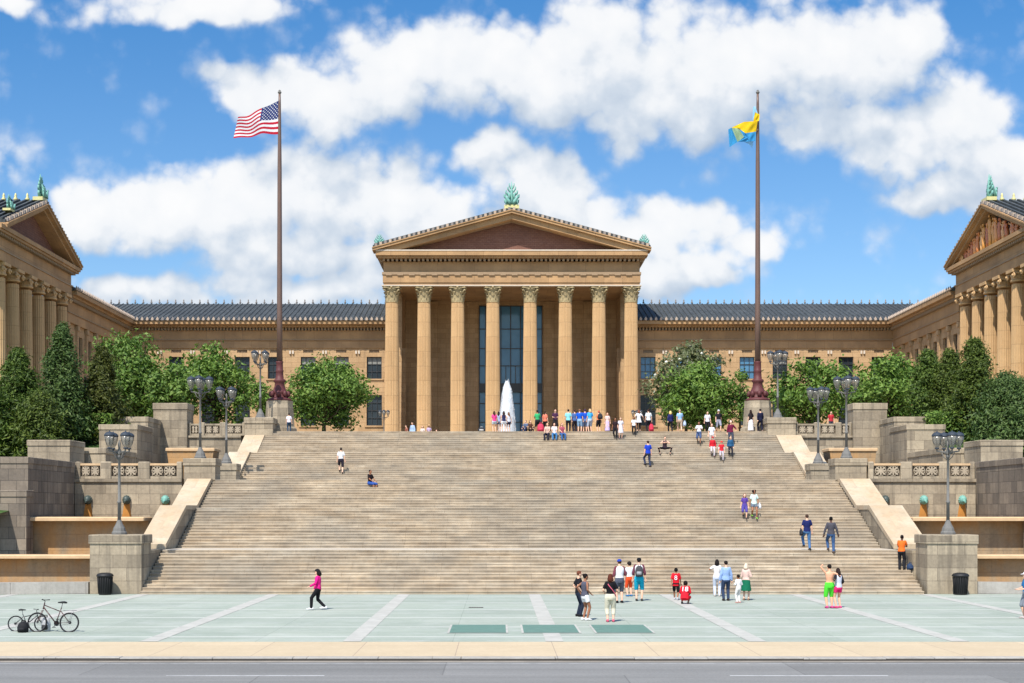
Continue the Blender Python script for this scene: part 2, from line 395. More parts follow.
# ------------------------------------------------------------------ the staircase
st = thing('stone_staircase', (0,68,0), 'broad worn stone staircase of five flights climbing from the plaza to the museum terrace', 'staircase')
z = 0
for fi, (s0, n) in enumerate(FL):
    prof = [(s0-.001, -.3), (s0+.018, -.3)] if fi == 0 else [(s0+.018, z-.4)]
    for i in range(n):
        y = s0 + i*TR
        prof += [(y+.018, z), (y+.018, z+RI-.05), (y, z+RI-.046), (y, z+RI-.008), (y+.008, z+RI)]
        z += RI
    nxt = FL[fi+1][0]+.017 if fi < 4 else DTOP+1.6
    prof += [(nxt, z), (nxt, z-.4), (s0+n*TR+.3, z-.9)]
    if fi < 4:
        l_ = MB(); l_.box(-18.57, 18.57, s0+n*TR-TR+.012, nxt-.03, z-.05, z+.006); l_.build('landing', M['landing'], st)
    m = MB(); m.prism_x(prof[1:] if fi == 0 else prof, -18.58, 18.58)
    m.build('flight', M['stairs'], st)

# ------------------------------------------------------------------ parapets with pedestals at both sides of the stair
def side(sgn, nearflag):
    def X(a, b): return (a, b) if sgn > 0 else (-b, -a)
    pa = thing('stair_parapet', (sgn*19.3,68,0), 'stepped stone parapet with pale sloping slabs below the %s flag' % nearflag, 'parapet', 'parapets beside the staircase')
    def ped(x0, x1, y0, y1, z0, z1):
        m = MB(); a, b = X(x0, x1)
        m.box(a, b, y0, y1, z0, z1-.42); m.cbox(a-.06, b+.06, y0-.06, y1+.06, z1-.42, z1, .03)
        m.build('pedestal', M['granite'], pa)
    ped(*((18.82,21.2) if sgn > 0 else (18.6,21.05)), 67.7, 69.6, -.1, 2.82)
    ped(18.45, 20.3, 84.6, 86.2, 3.4, 7.08)
    ped(18.4, 19.75, 91.1, 92.55, 5.0, 6.98)
    ped(18.05, 20.1, 103.75, 105.7, 5.4, 10.75)
    m = MB(); a, b = X(18.63, 20.37 if sgn > 0 else 19.97)
    m.prism_x([(69.6,-.1),(84.58,-.1),(84.58,5.58),(84.2,5.58),(80.35,4.02),(77.6,4.0),(72.8,2.02),(69.6,2.02)], a, b)
    m.build('parapet_wall', M['granite'], pa); m = MB()
    m.prism_x([(92.57,5.0),(103.73,5.0),(103.73,9.15),(103.6,9.15),(100.2,7.75),(97.4,7.7),(92.57,5.78)], a, b)
    m.build('parapet_wall', M['granite'], pa)
    a, b = X(18.6, 20.4 if sgn > 0 else 20.02)
    for poly in ([(72.7,2.02),(77.6,4.02),(80.22,4.02),(80.22,4.26),(77.5,4.26),(72.7,2.26)],
                 [(80.24,4.03),(84.25,5.6),(84.57,5.6),(84.57,5.86),(84.2,5.86),(80.24,4.27)],
                 [(92.57,5.8),(97.4,7.72),(100.14,7.72),(100.14,7.98),(97.3,7.98),(92.57,6.06)],
                 [(100.16,7.76),(103.5,9.16),(103.73,9.16),(103.73,9.44),(103.4,9.44),(100.16,8.02)]):
        m = MB(); m.prism_x(poly, a, b); m.build('coping_slab', M['slab'], pa)
    # wall-head terraces with pierced balustrades
    def lattice(m, x0, x1, y, z0, z1):
        w = (x1-x0)/2; t = .055
        for q in range(2):
            cx = x0 + w*(q+.5); cz = (z0+z1)/2; hx, hz = w/2-.04, (z1-z0)/2-.03
            for k in range(8):
                an = k*math.pi/4; dx, dz = math.cos(an)*hx, math.sin(an)*hz
                if k % 2: dx *= 1.3; dz *= 1.3
                nx, nz = -dz, dx; l = math.hypot(nx, nz); nx, nz = nx/l*t, nz/l*t
                m.prism_y([(cx-nx*.4,cz-nz*.4),(cx+dx*.62-nx,cz+dz*.62-nz),(cx+dx*.98,cz+dz*.98),(cx+dx*.62+nx,cz+dz*.62+nz),(cx+nx*.4,cz+nz*.4)], y-.07-.002*k, y+.07)
            for k in range(16):
                a0, a1 = k*math.pi/8, (k+1)*math.pi/8
                P = lambda an, r: (cx+math.cos(an)*hx*r, cz+math.sin(an)*hz*r)
                m.prism_y([P(a0,.9),P(a1,.9),P(a1,1.03),P(a0,1.03)], y-.055, y+.055)
    def balustrade(name, y, z0, z1, posts, label):
        bl = thing(name, (sgn*23,y,z0), label, 'balustrade', 'pierced balustrades of the terraces')
        for i, (x0, x1) in enumerate(posts):
            a, b = X(x0, x1); m = MB(); m.cbox(a, b, y-.24, y+.24, z0, z1+.1, .05); m.build('post', M['granite'], bl)
            if i+1 < len(posts):
                a, b = X(x1, posts[i+1][0])
                m = MB(); m.box(a, b, y-.14, y+.14, z0, z0+.16); m.build('base_rail', M['granite'], bl)
                m = MB(); m.box(a, b, y-.17, y+.17, z1-.13, z1); m.build('hand_rail', M['lip'] if name == 'stone_balustrade' and posts[0][0] < 20.6 and y < 90 else M['granite'], bl)
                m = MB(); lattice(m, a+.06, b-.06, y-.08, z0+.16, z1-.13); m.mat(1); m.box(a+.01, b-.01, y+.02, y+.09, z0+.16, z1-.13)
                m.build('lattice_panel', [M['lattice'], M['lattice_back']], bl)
    # lower terrace: retaining wall, spouts and balustrade
    rw = thing('retaining_wall', (sgn*23,84.6,0), 'terrace wall with water spouts above the stepped pools, %s flag side' % nearflag, 'wall', 'terrace retaining walls')
    m = MB(); a, b = X(20.42, 26.8); m.box(a, b, 84.62, 85.4, 0, ZL3-.12); m.build('wall', M['granite'], rw)
    m = MB(); m.box(a, b, 84.5, 85.45, ZL3-.12, ZL3+.06); m.build('cornice', M['granite'], rw)
    m = MB(); m.box(a, b, 85.45, 103.6, ZL3-.6, ZL3-.004); m.build('terrace_floor', M['courtyard'], rw)
    balustrade('stone_balustrade', 84.85, ZL3+.06, 6.78, [(20.42,20.75),(22.35,23.05),(24.65,25.3),(26.5,26.78)],
               'lower pierced stone balustrade above the spouts on the %s flag side' % nearflag)
    # upper terrace wall and balustrade
    uw = thing('retaining_wall', (sgn*23,104,0), 'upper terrace wall of pale blocks behind a trough, %s flag side' % nearflag, 'wall', 'terrace retaining walls')
    m = MB(); a, b = X(20.42, 26.3); m.box(a, b, 104.02, 104.8, 5, 9.28); m.build('wall', M['granite'], uw)
    m = MB(); m.box(a, b, 103.9, 104.9, 9.28, 9.44); m.build('cornice', M['granite'], uw)
    m = MB(); a, b = X(24.3, 26.75); m.box(a, b, 103.72, 105.9, 5, 11.35); m.cbox(a-.05, b+.05, 103.66, 105.96, 11.35, 11.8, .03); m.build('end_pier', M['granite'], uw)
    balustrade('stone_balustrade', 104.3, 9.44, 10.32, [(20.12,20.35),(21.55,22.0),(23.1,23.55),(24.1,24.28)],
               'upper pierced stone balustrade beside the foot of the %s flagpole' % nearflag)
    tr = thing('wall_trough', (sgn*22.6,98,ZL3), 'orange edged stone trough before the upper wall on the %s flag side' % nearflag, 'trough', 'wall troughs')
    m = MB(); a, b = X(21.1, 24.3)
    m.prism_y([(a+.3,ZL3),(b-.3,ZL3),(b,8.05),(a,8.05)], 97.4, 99.4); m.build('bowl', M['granite_rust'], tr)
    m = MB(); m.cbox(a-.08, b+.08, 97.3, 99.5, 8.05, 8.25, .04); m.build('rim', M['lip'], tr)
    # stepped flank walls rising with the hill
    fl = thing('flank_wall', (sgn*27,80,0), 'high stepped block wall closing the terraces on the %s flag side' % nearflag, 'wall', 'flank walls')
    for x0, x1, y0, y1, z1, mm in ((26.5,60,75.0,76.1,5.05,'granite_dark'), (26.8,60,76.2,84.5,6.85,'granite_dark'), (27.1,29.6,84.6,87.6,8.17,'granite'),
                                   (25.9,28.2,88.0,95.4,7.85,'granite'), (25.85,28.4,95.5,99.8,9.75,'granite'), (26.2,28.6,99.9,103.6,10.55,'granite')):
        a, b = X(x0, x1); m = MB(); m.box(a, b, y0, y1, 0, z1-.34); m.build('wall', M[mm], fl)
        m = MB(); m.cbox(a-.05, b+.05, y0-.05, y1+.04, z1-.34, z1, .03); m.build('coping', M[mm], fl)
    # stepped pools
    po = thing('stepped_pool', (sgn*23,70,0), 'rust stained stepped wall pool beside the stair foot on the %s flag side' % nearflag, 'pool', 'stepped pools')
    def sx(*v): return sorted(sgn*q for q in v)
    m = MB(); a, b = X(20.45, 34); m.box(a, b, 70.9, 71.6, -.1, 1.6); m.build('lower_wall', M['granite_rust'], po)
    m = MB(); m.cbox(a, b, 70.3, 71.75, 1.6, 1.77, .04); m.build('lower_lip', M['lip'], po)
    m = MB(); a, b = X(20.45, 26.78); m.box(a, b, 76.6, 77.4, 0, 3.42); m.build('upper_wall', M['granite_rust'], po)
    a, b = X(20.45, 26.75)
    m = MB(); m.cbox(a, b, 75.65, 77.5, 3.42, 3.63, .05); m.build('upper_lip', M['lip'], po)
    m = MB()
    pts = [(21.2,67.95),(27.0,66.9),(36,66.0),(36,66.5),(27.0,67.4),(21.2,68.45)]
    m.prism_z([(sgn*x, y) for x, y in (pts if sgn > 0 else pts[::-1])], -.1, .56); m.build('kerb_wall', M['kerb_pale'], po)
    a, b = X(20.45, 36); m = MB(); m.box(a, b, 68.5, 70.88, -.05, .12); m.build('lower_basin', M['granite_rust'], po)
    a, b = X(20.45, 26.45); m = MB(); m.box(a, b, 71.62, 76.58, .2, 1.5); m.build('upper_basin', M['granite_rust'], po)
    a, b = X(20.45, 26.7); m = MB(); m.box(a, b, 77.42, 84.6, .2, 3.3); m.build('top_basin', M['granite_rust'], po)
    # spouts: bronze lion-head like masks with a rust trail under each
    mask = None
    for i, (xx, nm) in enumerate(((21.4,'nearest the stair'), (23.7,'in the middle of its row'), (26.0,'farthest from the stair'))):
        t = thing('water_spout', (sgn*xx,84.6,4.5), 'bronze spout mask %s, %s flag side' % (nm, nearflag), 'spout', 'bronze spouts')
        m = MB(); m.ball((sgn*xx,84.48,4.6), .22, .24, .25, 12, 8)
        for k in range(12):
            an = k*math.pi/6; m.ball((sgn*xx+.2*math.cos(an),84.54,4.6+.22*math.sin(an)), .07, .08, .07, 6, 5)
        m.ball((sgn*xx,84.27,4.54), .11, .13, .09, 8, 6); m.ball((sgn*xx-.08,84.3,4.67), .04, .04, .03, 6, 4); m.ball((sgn*xx+.08,84.3,4.67), .04, .04, .03, 6, 4)
        m.tube([(sgn*xx,84.22,4.5),(sgn*xx,84.02,4.48)], .055, 8)
        m.build('mask', M['patina'] if (sgn > 0 and xx > 22) or (sgn < 0 and xx < 22) else M['pat_dark'], t)
        m = MB(); w0 = .16
        m.add([(sgn*xx-w0,84.612,4.4),(sgn*xx+w0,84.612,4.4),(sgn*xx+w0*1.9,84.612,3.3),(sgn*xx-w0*2.1,84.612,3.3)], [(0,1,2,3)])
        m.build('rust_stain', M['rust'], t)
M['pat_dark'] = plain('dark bronze', (.05,.07,.062), .5, .4, 0, 4, .5)
side(-1, 'striped'); side(1, 'blue and yellow')
# ------------------------------------------------------------------ the museum
mu = thing('museum_building', (0,175,ZT), 'huge golden stone museum with a columned temple front and two projecting wings', 'museum')
def wall_open(m, axis, const, u0, u1, z0, z1, ops, into, depth=.4):
    """a wall face with rectangular openings and their reveals"""
    us = sorted({u0,u1,*[o[0] for o in ops],*[o[1] for o in ops]}); zs = sorted({z0,z1,*[o[2] for o in ops],*[o[3] for o in ops]})
    P = (lambda u, z, d=0: (u, const+into*d, z)) if axis == 'y' else (lambda u, z, d=0: (const+into*d, u, z))
    for i in range(len(us)-1):
        for j in range(len(zs)-1):
            cu, cz = (us[i]+us[i+1])/2, (zs[j]+zs[j+1])/2
            if any(o[0] < cu < o[1] and o[2] < cz < o[3] for o in ops): continue
            m.add([P(us[i],zs[j]),P(us[i+1],zs[j]),P(us[i+1],zs[j+1]),P(us[i],zs[j+1])], [(0,1,2,3)])
    for a, b, c, d in ops:
        m.add([P(a,c),P(b,c),P(b,d),P(a,d),P(a,c,depth),P(b,c,depth),P(b,d,depth),P(a,d,depth)], [(0,1,5,4),(1,2,6,5),(2,3,7,6),(3,0,4,7)])
def window(axis, const, into, a, b, c, d, nx, nz, glass='glass', blind=None):
    """frame with glazing bars, and its pane"""
    f = MB(); t = .07
    def bar(u0, u1, z0, z1, e=0):
        y0, y1 = const+into*(.27+e), const+into*(.37+e)
        if axis == 'y': f.box(u0, u1, min(y0,y1), max(y0,y1), z0, z1)
        else: f.box(min(y0,y1), max(y0,y1), u0, u1, z0, z1)
    bar(a, a+t, c, d); bar(b-t, b, c, d); bar(a+t, b-t, c, c+t); bar(a+t, b-t, d-t, d)
    for i in range(1, nx): u = a+(b-a)*i/nx; bar(u-t*.4, u+t*.4, c+t, d-t, .004)
    for j in range(1, nz): z = c+(d-c)*j/nz; bar(a+t, b-t, z-t*.4, z+t*.4, .008)
    w = f.build('window', M['frame'], mu)
    g = MB(); y = const+into*.39
    pts = [(a,c),(b,c),(b,d),(a,d)]
    g.add([(u,y,z) if axis == 'y' else (y,u,z) for u, z in pts], [(0,1,2,3)]); g.build('pane', M[glass], w, normals=False)
    if blind:
        q = MB(); y = const+into*.382; zz = d-(d-c)*blind
        q.add([(u,y,z) if axis == 'y' else (y,u,z) for u, z in ((a+.1,zz),(b-.1,zz),(b-.1,d-.1),(a+.1,d-.1))], [(0,1,2,3)]); q.build('blind', M['blind'], w, normals=False)
    return w
random.seed(11)
# rear wings
for sgn in (-1, 1):
    cs = [16.85 + 4.06*i for i in range(8)]
    ops = []
    for x in cs:
        ops += [(sgn*x-.92, sgn*x+.92, 20.15, 22.85), (sgn*x-.95, sgn*x+.95, 14.4, 18.15), (sgn*x-.62, sgn*x+.62, 23.35, 23.72)]
    m = MB(); u0, u1 = sorted((sgn*13.0, sgn*47.2)); wall_open(m, 'y', 175, u0, u1, ZT-.1, 23.9, ops, 1, .4); m.build('wall', M['museum'], mu, normals=False)
    for i, x in enumerate(cs):
        blue = sgn > 0 and i in (1, 2, 3, 0)
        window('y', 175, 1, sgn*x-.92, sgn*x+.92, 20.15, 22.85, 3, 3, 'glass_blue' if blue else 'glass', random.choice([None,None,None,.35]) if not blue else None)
        window('y', 175, 1, sgn*x-.95, sgn*x+.95, 14.4, 18.15, 3, 4, 'glass')
        v = MB(); v.box(sgn*x-.62, sgn*x+.62, 175.2, 175.3, 23.35, 23.72)
        for q in range(6): v.box(sgn*x-.5+q*.18, sgn*x-.44+q*.18, 175.1, 175.198, 23.37, 23.70)
        v.build('vent', M['dentil'], mu)
        s = MB(); s.box(sgn*x-1.15, sgn*x+1.15, 174.86, 174.998, 19.98, 20.14); s.box(sgn*x-1.15, sgn*x+1.15, 174.86, 174.998, 14.2, 14.38); s.build('sill', M['museum'], mu)
        br = MB(); br.box(sgn*x+1.75, sgn*x+1.95, 174.8, 174.998, 23.2, 23.6); br.box(sgn*x+2.1, sgn*x+2.3, 174.8, 174.998, 23.2, 23.6); br.build('bracket', M['light_trim'], mu)
    e = MB(); u0, u1 = sorted((sgn*15.3, sgn*46.9))
    e.box(u0, u1, 174.85, 176, 23.9, 24.85); e.box(u0, u1, 174.75, 176, 24.95, 26.05)
    e.box(u0, u1, 173.8, 176, 26.4, 26.62); e.box(u0, u1, 173.05, 176, 26.64, 27.05); 
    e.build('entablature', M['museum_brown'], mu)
    dn = MB(); dn.box(u0, u1, 174.66, 175.5, 24.85, 24.95)
    x = u0
    while x < u1-.2: dn.box(x, x+.2, 174.3, 174.8, 26.05, 26.4); x += .4
    dn.build('dentils', M['dentil'], mu)
    # tiled roof with ribs and finials
    R = MB(); x0, x1 = sorted((sgn*14.5, sgn*(46.0))); xr = sgn*57.5
    e0, e1 = (172.9, 27.1), (185.0, 30.8)
    R.add([(sgn*14.5,e0[0],e0[1]),(sgn*45.9,e0[0],e0[1]),(sgn*57.5,e1[0],e1[1]),(sgn*14.5,e1[0],e1[1])], [(0,1,2,3)])
    R.add([(sgn*14.5,e1[0],e1[1]),(sgn*57.5,e1[0],e1[1]),(sgn*57.5,196.5,27.1),(sgn*14.5,196.5,27.1)], [(0,1,2,3)])
    x = 15.0
    while x < 56.5:
        tmin = max(0, (x-45.9)/11.6)
        ya, za = e0[0]+(e1[0]-e0[0])*tmin, e0[1]+(e1[1]-e0[1])*tmin
        w = .07
        R.add([(sgn*x-w,ya,za),(sgn*x+w,ya,za),(sgn*x+w*.5,ya-.02,za+.09),(sgn*x-w*.5,ya-.02,za+.09),
               (sgn*x-w,e1[0],e1[1]),(sgn*x+w,e1[0],e1[1]),(sgn*x+w*.5,e1[0]-.02,e1[1]+.09),(sgn*x-w*.5,e1[0]-.02,e1[1]+.09)],
              [(0,3,2,1),(0,1,5,4),(1,2,6,5),(2,3,7,6),(3,0,4,7)])
        x += .62
    A = R; x = 15.1
    while x < 45.8:
        A.mat(1 if int(x*2.2) % 3 else 2)
        A.prism_y([(sgn*x-.13,27.05),(sgn*x+.13,27.05),(sgn*x+.16,27.25),(sgn*x,27.5),(sgn*x-.16,27.25)], 172.75, 172.9); x += .62
    x = 15.2
    while x < 57:
        A.mat(2); A.lathe([(.11,0),(.14,.15),(.06,.28),(.09,.38),(.02,.58)], (sgn*x,185,30.85), 6); x += 1.05
    R.build('roof', [M['roof_tile'], M['antefix'], M['antefix_dark']], mu)

# main temple front -------------------------------------------------------
PZ = 12.4                                   # platform
COLH = 30.66 - PZ
pd = MB()
for i in range(16): pd.box(-16.9-.2*i*.4, 16.9+.2*i*.4, 166.5-.34*i, 182, ZT-.02, PZ-.165*i)
pd.build('podium', M['courtyard'], mu)
def fluted_column(h, r, seg, flutes=True):
    m = MB()
    m.lathe([(r*1.36,0),(r*1.36,.22)], seg=24, smooth=False); m.lathe([(r*1.3,.22),(r*1.36,.33),(r*1.28,.45),(r*1.1,.5),(r*1.2,.6),(r*1.08,.68)], seg=32)
    n = 10; prof = []
    ch = h*.097
    for i in range(n+1):
        t = i/n; rr = r*(1-.14*t**1.7); prof.append((rr, .68+(h-ch-.68)*t))
    m.lathe(prof, seg=seg, flute=.075, smooth=False)
    return m
def capital(h, r):
    ch = h*.097; z0 = h-ch; m = MB(); r0 = r*.86
    m.lathe([(r0*1.06,z0-.12),(r0*1.1,z0-.06),(r0*1.04,z0),(r0*.98,z0+ch*.1),(r0*.98,z0+ch*.55),(r0*1.12,z0+ch*.76),(r0*1.42,z0+ch*.87)], seg=20)
    for row, (n, zb, zt, ro, cur) in enumerate(((8, .02, .40, 1.02, .25), (8, .2, .64, 1.03, .34))):
        for k in range(n):
            an = 2*math.pi*(k+.5*row)/n; c, s = math.cos(an), math.sin(an); w = r0*.36
            vs = []
            for q, (rr, zz, ww) in enumerate(((ro,zb,1),(ro+.04,zb+(zt-zb)*.5,1.05),(ro+cur*.6,zt*.96,.85),(ro+cur*1.05,zt*1.0,.6),(ro+cur*1.1,zt*.9,.35))):
                for sg in (-1, 0, 1):
                    rad_ = r0*rr + (.06*r0 if sg == 0 else 0)
                    vs.append((c*rad_-s*w*ww*sg, s*rad_+c*w*ww*sg, z0+ch*zz))
            m.add(vs, [(q*3+i, q*3+i+1, q*3+3+i+1, q*3+3+i) for q in range(4) for i in range(2)])
    for k in range(4):
        an = math.pi/4+k*math.pi/2; c, s = math.cos(an), math.sin(an)
        m.tube([(c*r0*1.0,s*r0*1.0,z0+ch*.5),(c*r0*1.32,s*r0*1.32,z0+ch*.68),(c*r0*1.62,s*r0*1.62,z0+ch*.82),(c*r0*1.72,s*r0*1.72,z0+ch*.74),(c*r0*1.6,s*r0*1.6,z0+ch*.69)], [.1,.11,.12,.11,.08], 6)
        an2 = k*math.pi/2; m.ball((math.cos(an2)*r0*1.38,math.sin(an2)*r0*1.38,z0+ch*.92), .16, .16, .14, 6, 5)
    a = r0*1.42; b = r0*1.24
    poly = []
    for k in range(4):
        an = k*math.pi/2
        for lx, ly in ((a,-a*.86),(b,0),(a,a*.86),(a*.93,a*.93)):
            poly.append((lx*math.cos(an)-ly*math.sin(an), lx*math.sin(an)+ly*math.cos(an)))
    m.prism_z(poly, z0+ch*.88, z0+ch)
    return m
col0 = fluted_column(COLH, .89, 56).build('column', M['column'], None)
cap0 = capital(COLH, .85).build('capital', M['capital'], col0)
for i in range(8):
    o = col0 if i == 0 else dup(col0)
    o.parent = mu; o.location = Vector(((-14.3,-10.46,-6.44,-2.23,2.23,6.44,10.46,14.3)[i], 170.2, PZ)) - mu.location
# rear wall of the porch with the great window
m = MB(); wall_open(m, 'y', 181.2, -15.4, 15.4, PZ-.1, 31.2, [(-4.06,4.06,PZ,30.1)], 1, .5); m.build('wall', M['museum'], mu, normals=False)
for xa, xb in ((-5.5,-4.2),(4.2,5.5),(-15.2,-13.6),(13.6,15.2),(-10.6,-9.3),(9.3,10.6)):
    q = MB(); q.box(xa, xb, 180.95, 181.19, PZ, 29.9); q.box(xa-.08, xb+.08, 180.88, 181.19, 29.9, 30.5); q.build('pilaster', M['museum'], mu)
q = MB(); q.box(-5.9, 5.9, 180.92, 181.18, 30.55, 31.0); q.build('lintel', M['museum_brown'], mu)
w = MB()
for x in (-3.99, -3.2, -1.25, 0, 1.25, 3.2, 3.99): w.box(x-.055, x+.055, 181.5, 181.62, PZ, 30.1)
for x in (-2.2, 2.2): w.box(x-.17, x+.17, 181.44, 181.62, PZ, 29.5)
for z_ in (30.02, 27.1, 24.6, 22.4, 17.6, 15.2): w.box(-4.06, 4.06, 181.52, 181.615, z_-.05, z_+.05)
for x in (-.62, .62): w.box(x-.04, x+.04, 181.53, 181.61, 20.1, 22.4)
w.box(-4.06, 4.06, 181.3, 181.61, 19.0, 20.15)
gw = w.build('great_window', M['frame'], mu)
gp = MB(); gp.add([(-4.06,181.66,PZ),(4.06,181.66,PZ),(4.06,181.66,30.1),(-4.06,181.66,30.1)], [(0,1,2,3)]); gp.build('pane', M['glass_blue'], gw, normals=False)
# side walls of the temple behind the porch
for sgn in (-1, 1):
    q = MB(); a, b = sorted((sgn*13.4, sgn*15.3)); q.box(a, b, 174.4, 180.9, ZT, 30.6); q.box(a+.01, b-.01, 181.0, 200, ZT, 30.6); q.build('side_wall', M['museum'], mu)
# entablature and pediment
e = MB(); HX = 15.25
e.box(-HX, HX, 169.3, 200, 30.68, 31.05); e.box(-HX-.08, HX+.08, 169.2, 200, 31.07, 32.0); e.box(-HX, HX, 169.32, 200, 32.3, 33.55)
e.box(-HX-.6, HX+.6, 168.3, 200, 33.85, 34.07); e.box(-HX-.8, HX+.8, 167.95, 200, 34.1, 34.6)
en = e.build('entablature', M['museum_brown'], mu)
d = MB(); d.box(-HX-.16, HX+.16, 169.1, 200, 32.0, 32.3)
x = -HX-.05
while x < HX: d.box(x, x+.26, 168.6, 169.3, 33.55, 33.85); x += .52
y = 169.4
while y < 190:
    for sgn in (-1, 1): a, b = sorted((sgn*HX, sgn*(HX+.5))); d.box(a, b, y, y+.26, 33.55, 33.85)
    y += .52
d.build('dentils', M['dentil'], en)
d = MB(); d.box(-HX-.86, HX+.86, 167.9, 169.4, 34.61, 34.75); d.box(-HX-.2, HX+.2, 169.12, 170, 30.66, 30.78); d.build('fillet', M['light_trim'], en)
d = MB()
x = -HX+.3
while x < HX-.3: d.box(x, x+.7, 169.04, 169.18, 31.9, 32.12); x += 1.36
d.build('guttae', M['dentil'], en)
def pediment(m_rake, m_top, parent, HW, z0, zr, y0, yw, axis='y', flip=1, cx=0, yback=200, tymp='tympanum', th=1.05):
    """raking cornices, tympanum and gable roof; built along x (axis y) or along y (axis x)"""
    T = (lambda u, v, z: (cx+u, v, z)) if axis == 'y' else (lambda u, v, z: (v, cx+u, z))
    sl = (zr-z0)/HW
    def slab(m, o0, o1, v0, v1, ext=0.0):
        for s in (-1, 1):
            pts = [(s*(HW+ext), z0-ext*sl+o0), (0, zr+o0), (0, zr+o1), (s*(HW+ext), z0-ext*sl+o1)]
            vs = [T(u, v0, z) for u, z in pts]+[T(u, v1, z) for u, z in pts]
            m.add(vs, [(0,1,2,3),(4,5,6,7),(0,1,5,4),(1,2,6,5),(2,3,7,6),(3,0,4,7)])
    f = flip
    p_ = MB(); slab(p_, -th, -.42, y0, yw+f*.1); slab(p_, -.4, -.14, y0-f*.4, yw+f*.1, .35); slab(p_, -.12, 0.0, y0-f*.5, yw+f*.1, .38)
    pe = p_.build('pediment', m_rake, parent)
    t_ = MB()
    t_.add([T(-HW+.6, yw, z0-.55), T(HW-.6, yw, z0-.55), T(0, yw, zr-th+.15)], [(0,1,2)])
    t_.build('tympanum', M[tymp], pe)
    r_ = MB(); slab(r_, .02, .26, y0-f*.2, yback, .3)
    for s in (-1, 1):
        n = int(abs(yback-y0)/.75)
        for i in range(n):
            v = y0 + f*(.2+.75*i)
            vs = [T(s*(HW+.2), v-.12, z0-.2*sl+.27), T(s*(HW+.2), v+.12, z0-.2*sl+.27), T(0, v+.12, zr+.27), T(0, v-.12, zr+.27)]
            vs += [(a, b, c+.2) for a, b, c in vs]
            r_.add(vs, [(4,5,6,7),(0,1,5,4),(1,2,6,5),(2,3,7,6),(3,0,4,7)])
    a_ = r_; n = int(HW*2/.55)
    for i in range(n):
        u = -HW-.2 + (2*HW+.4)*(i+.5)/n; z = z0 + (HW-abs(u))*sl
        q = [T(u-.15, y0-f*.38, z+.02), T(u+.15, y0-f*.38, z+.02), T(u+.15, y0-f*.1, z+.02), T(u-.15, y0-f*.1, z+.02)]
        a_.mat(1+i % 2); a_.add(q+[(a, b, c+.34) for a, b, c in q], [(4,5,6,7),(0,1,5,4),(1,2,6,5),(2,3,7,6),(3,0,4,7)])
    v = y0+f*1.6
    while abs(v-y0) < abs(yback-y0)-2:
        a_.mat(3); c0 = T(0, v, zr+.3); a_.lathe([(.2,0),(.24,.2),(.1,.35),(.14,.5),(.04,.75)], c0, 6); v += f*1.15
    a_.build('roof', [M['roof_tile'], M['antefix_dark'], M['antefix'], M['gold_base']], parent)
    return pe
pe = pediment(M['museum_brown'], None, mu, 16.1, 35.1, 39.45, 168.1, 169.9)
# moulding round the tympanum
q = MB()
for s in (-1, 1):
    sl = (39.45-35.1)/16.1
    pts = [(s*13.3,34.98),(0,38.3),(0,38.52),(s*14.2,34.98)]
    vs = [(u,169.3,z) for u, z in pts]+[(u,169.85,z) for u, z in pts]; q.add(vs, [(0,1,2,3),(0,1,5,4),(1,2,6,5),(2,3,7,6),(3,0,4,7)])
q.build('moulding', M['dentil'], pe)

def palmette(h, w, parent, c, rz=0, label=None):
    """crowning ornament: leaf spire between two crouching griffins on a glazed base"""
    m = MB(); R = Matrix.Rotation(rz, 3, 'Z'); c = Vector(c)
    P = lambda x, y, z: c + R @ Vector((x*w, y*w, z*h))
    m.mat(1); b = [P(-.5,-.3,0),P(.5,-.3,0),P(.5,.3,0),P(-.5,.3,0)]; m.add(b+[p+Vector((0,0,.13*h)) for p in b], [(4,5,6,7),(0,1,5,4),(1,2,6,5),(2,3,7,6),(3,0,4,7)])
    m.mat(0)
    m.tube([P(0,0,.12),P(0,0,.4),P(0,0,.7),P(0,0,1.0)], [.13*w,.16*w,.09*w,.015*w], 6)
    for s in (-1, 1):
        for zb, sp, rr in ((.14,.42,.09),(.32,.46,.085),(.46,.36,.075),(.6,.24,.06),(.72,.15,.045)):
            m.tube([P(0,0,zb),P(s*sp*.55,-.03,zb+.04),P(s*sp,-.05,zb+.12),P(s*sp*1.08,-.05,zb+.2),P(s*sp*.88,-.04,zb+.2)], [rr*w*1.1,rr*w*1.1,rr*w,rr*w*.75,rr*w*.4], 5)
        # griffin: haunch, chest, head and wing
        m.tube([P(s*.12,-.28,.16),P(s*.2,-.3,.26),P(s*.34,-.3,.36),P(s*.38,-.33,.45)], [.12*w,.13*w,.1*w,.06*w], 6)
        m.tube([P(s*.38,-.33,.45),P(s*.46,-.36,.45)], [.07*w,.03*w], 6); m.tube([P(s*.36,-.3,.34),P(s*.4,-.33,.14)], [.05*w,.04*w], 5)
        m.tube([P(s*.2,-.24,.3),P(s*.16,-.2,.48),P(s*.24,-.18,.6)], [.05*w,.09*w,.02*w], 5)
    o = m.build('roof_ornament', [M['patina'], M['gold_base']], parent)
    if label: o['label'] = label
    return o
palmette(3.3, 1.75, mu, (0,168.6,39.65), label='tall green bronze ornament on the peak of the middle pediment')
for s in (-1, 1): palmette(1.6, 1.15, mu, (s*15.7,168.7,35.2), label='small green bronze griffin at a corner of the middle pediment')

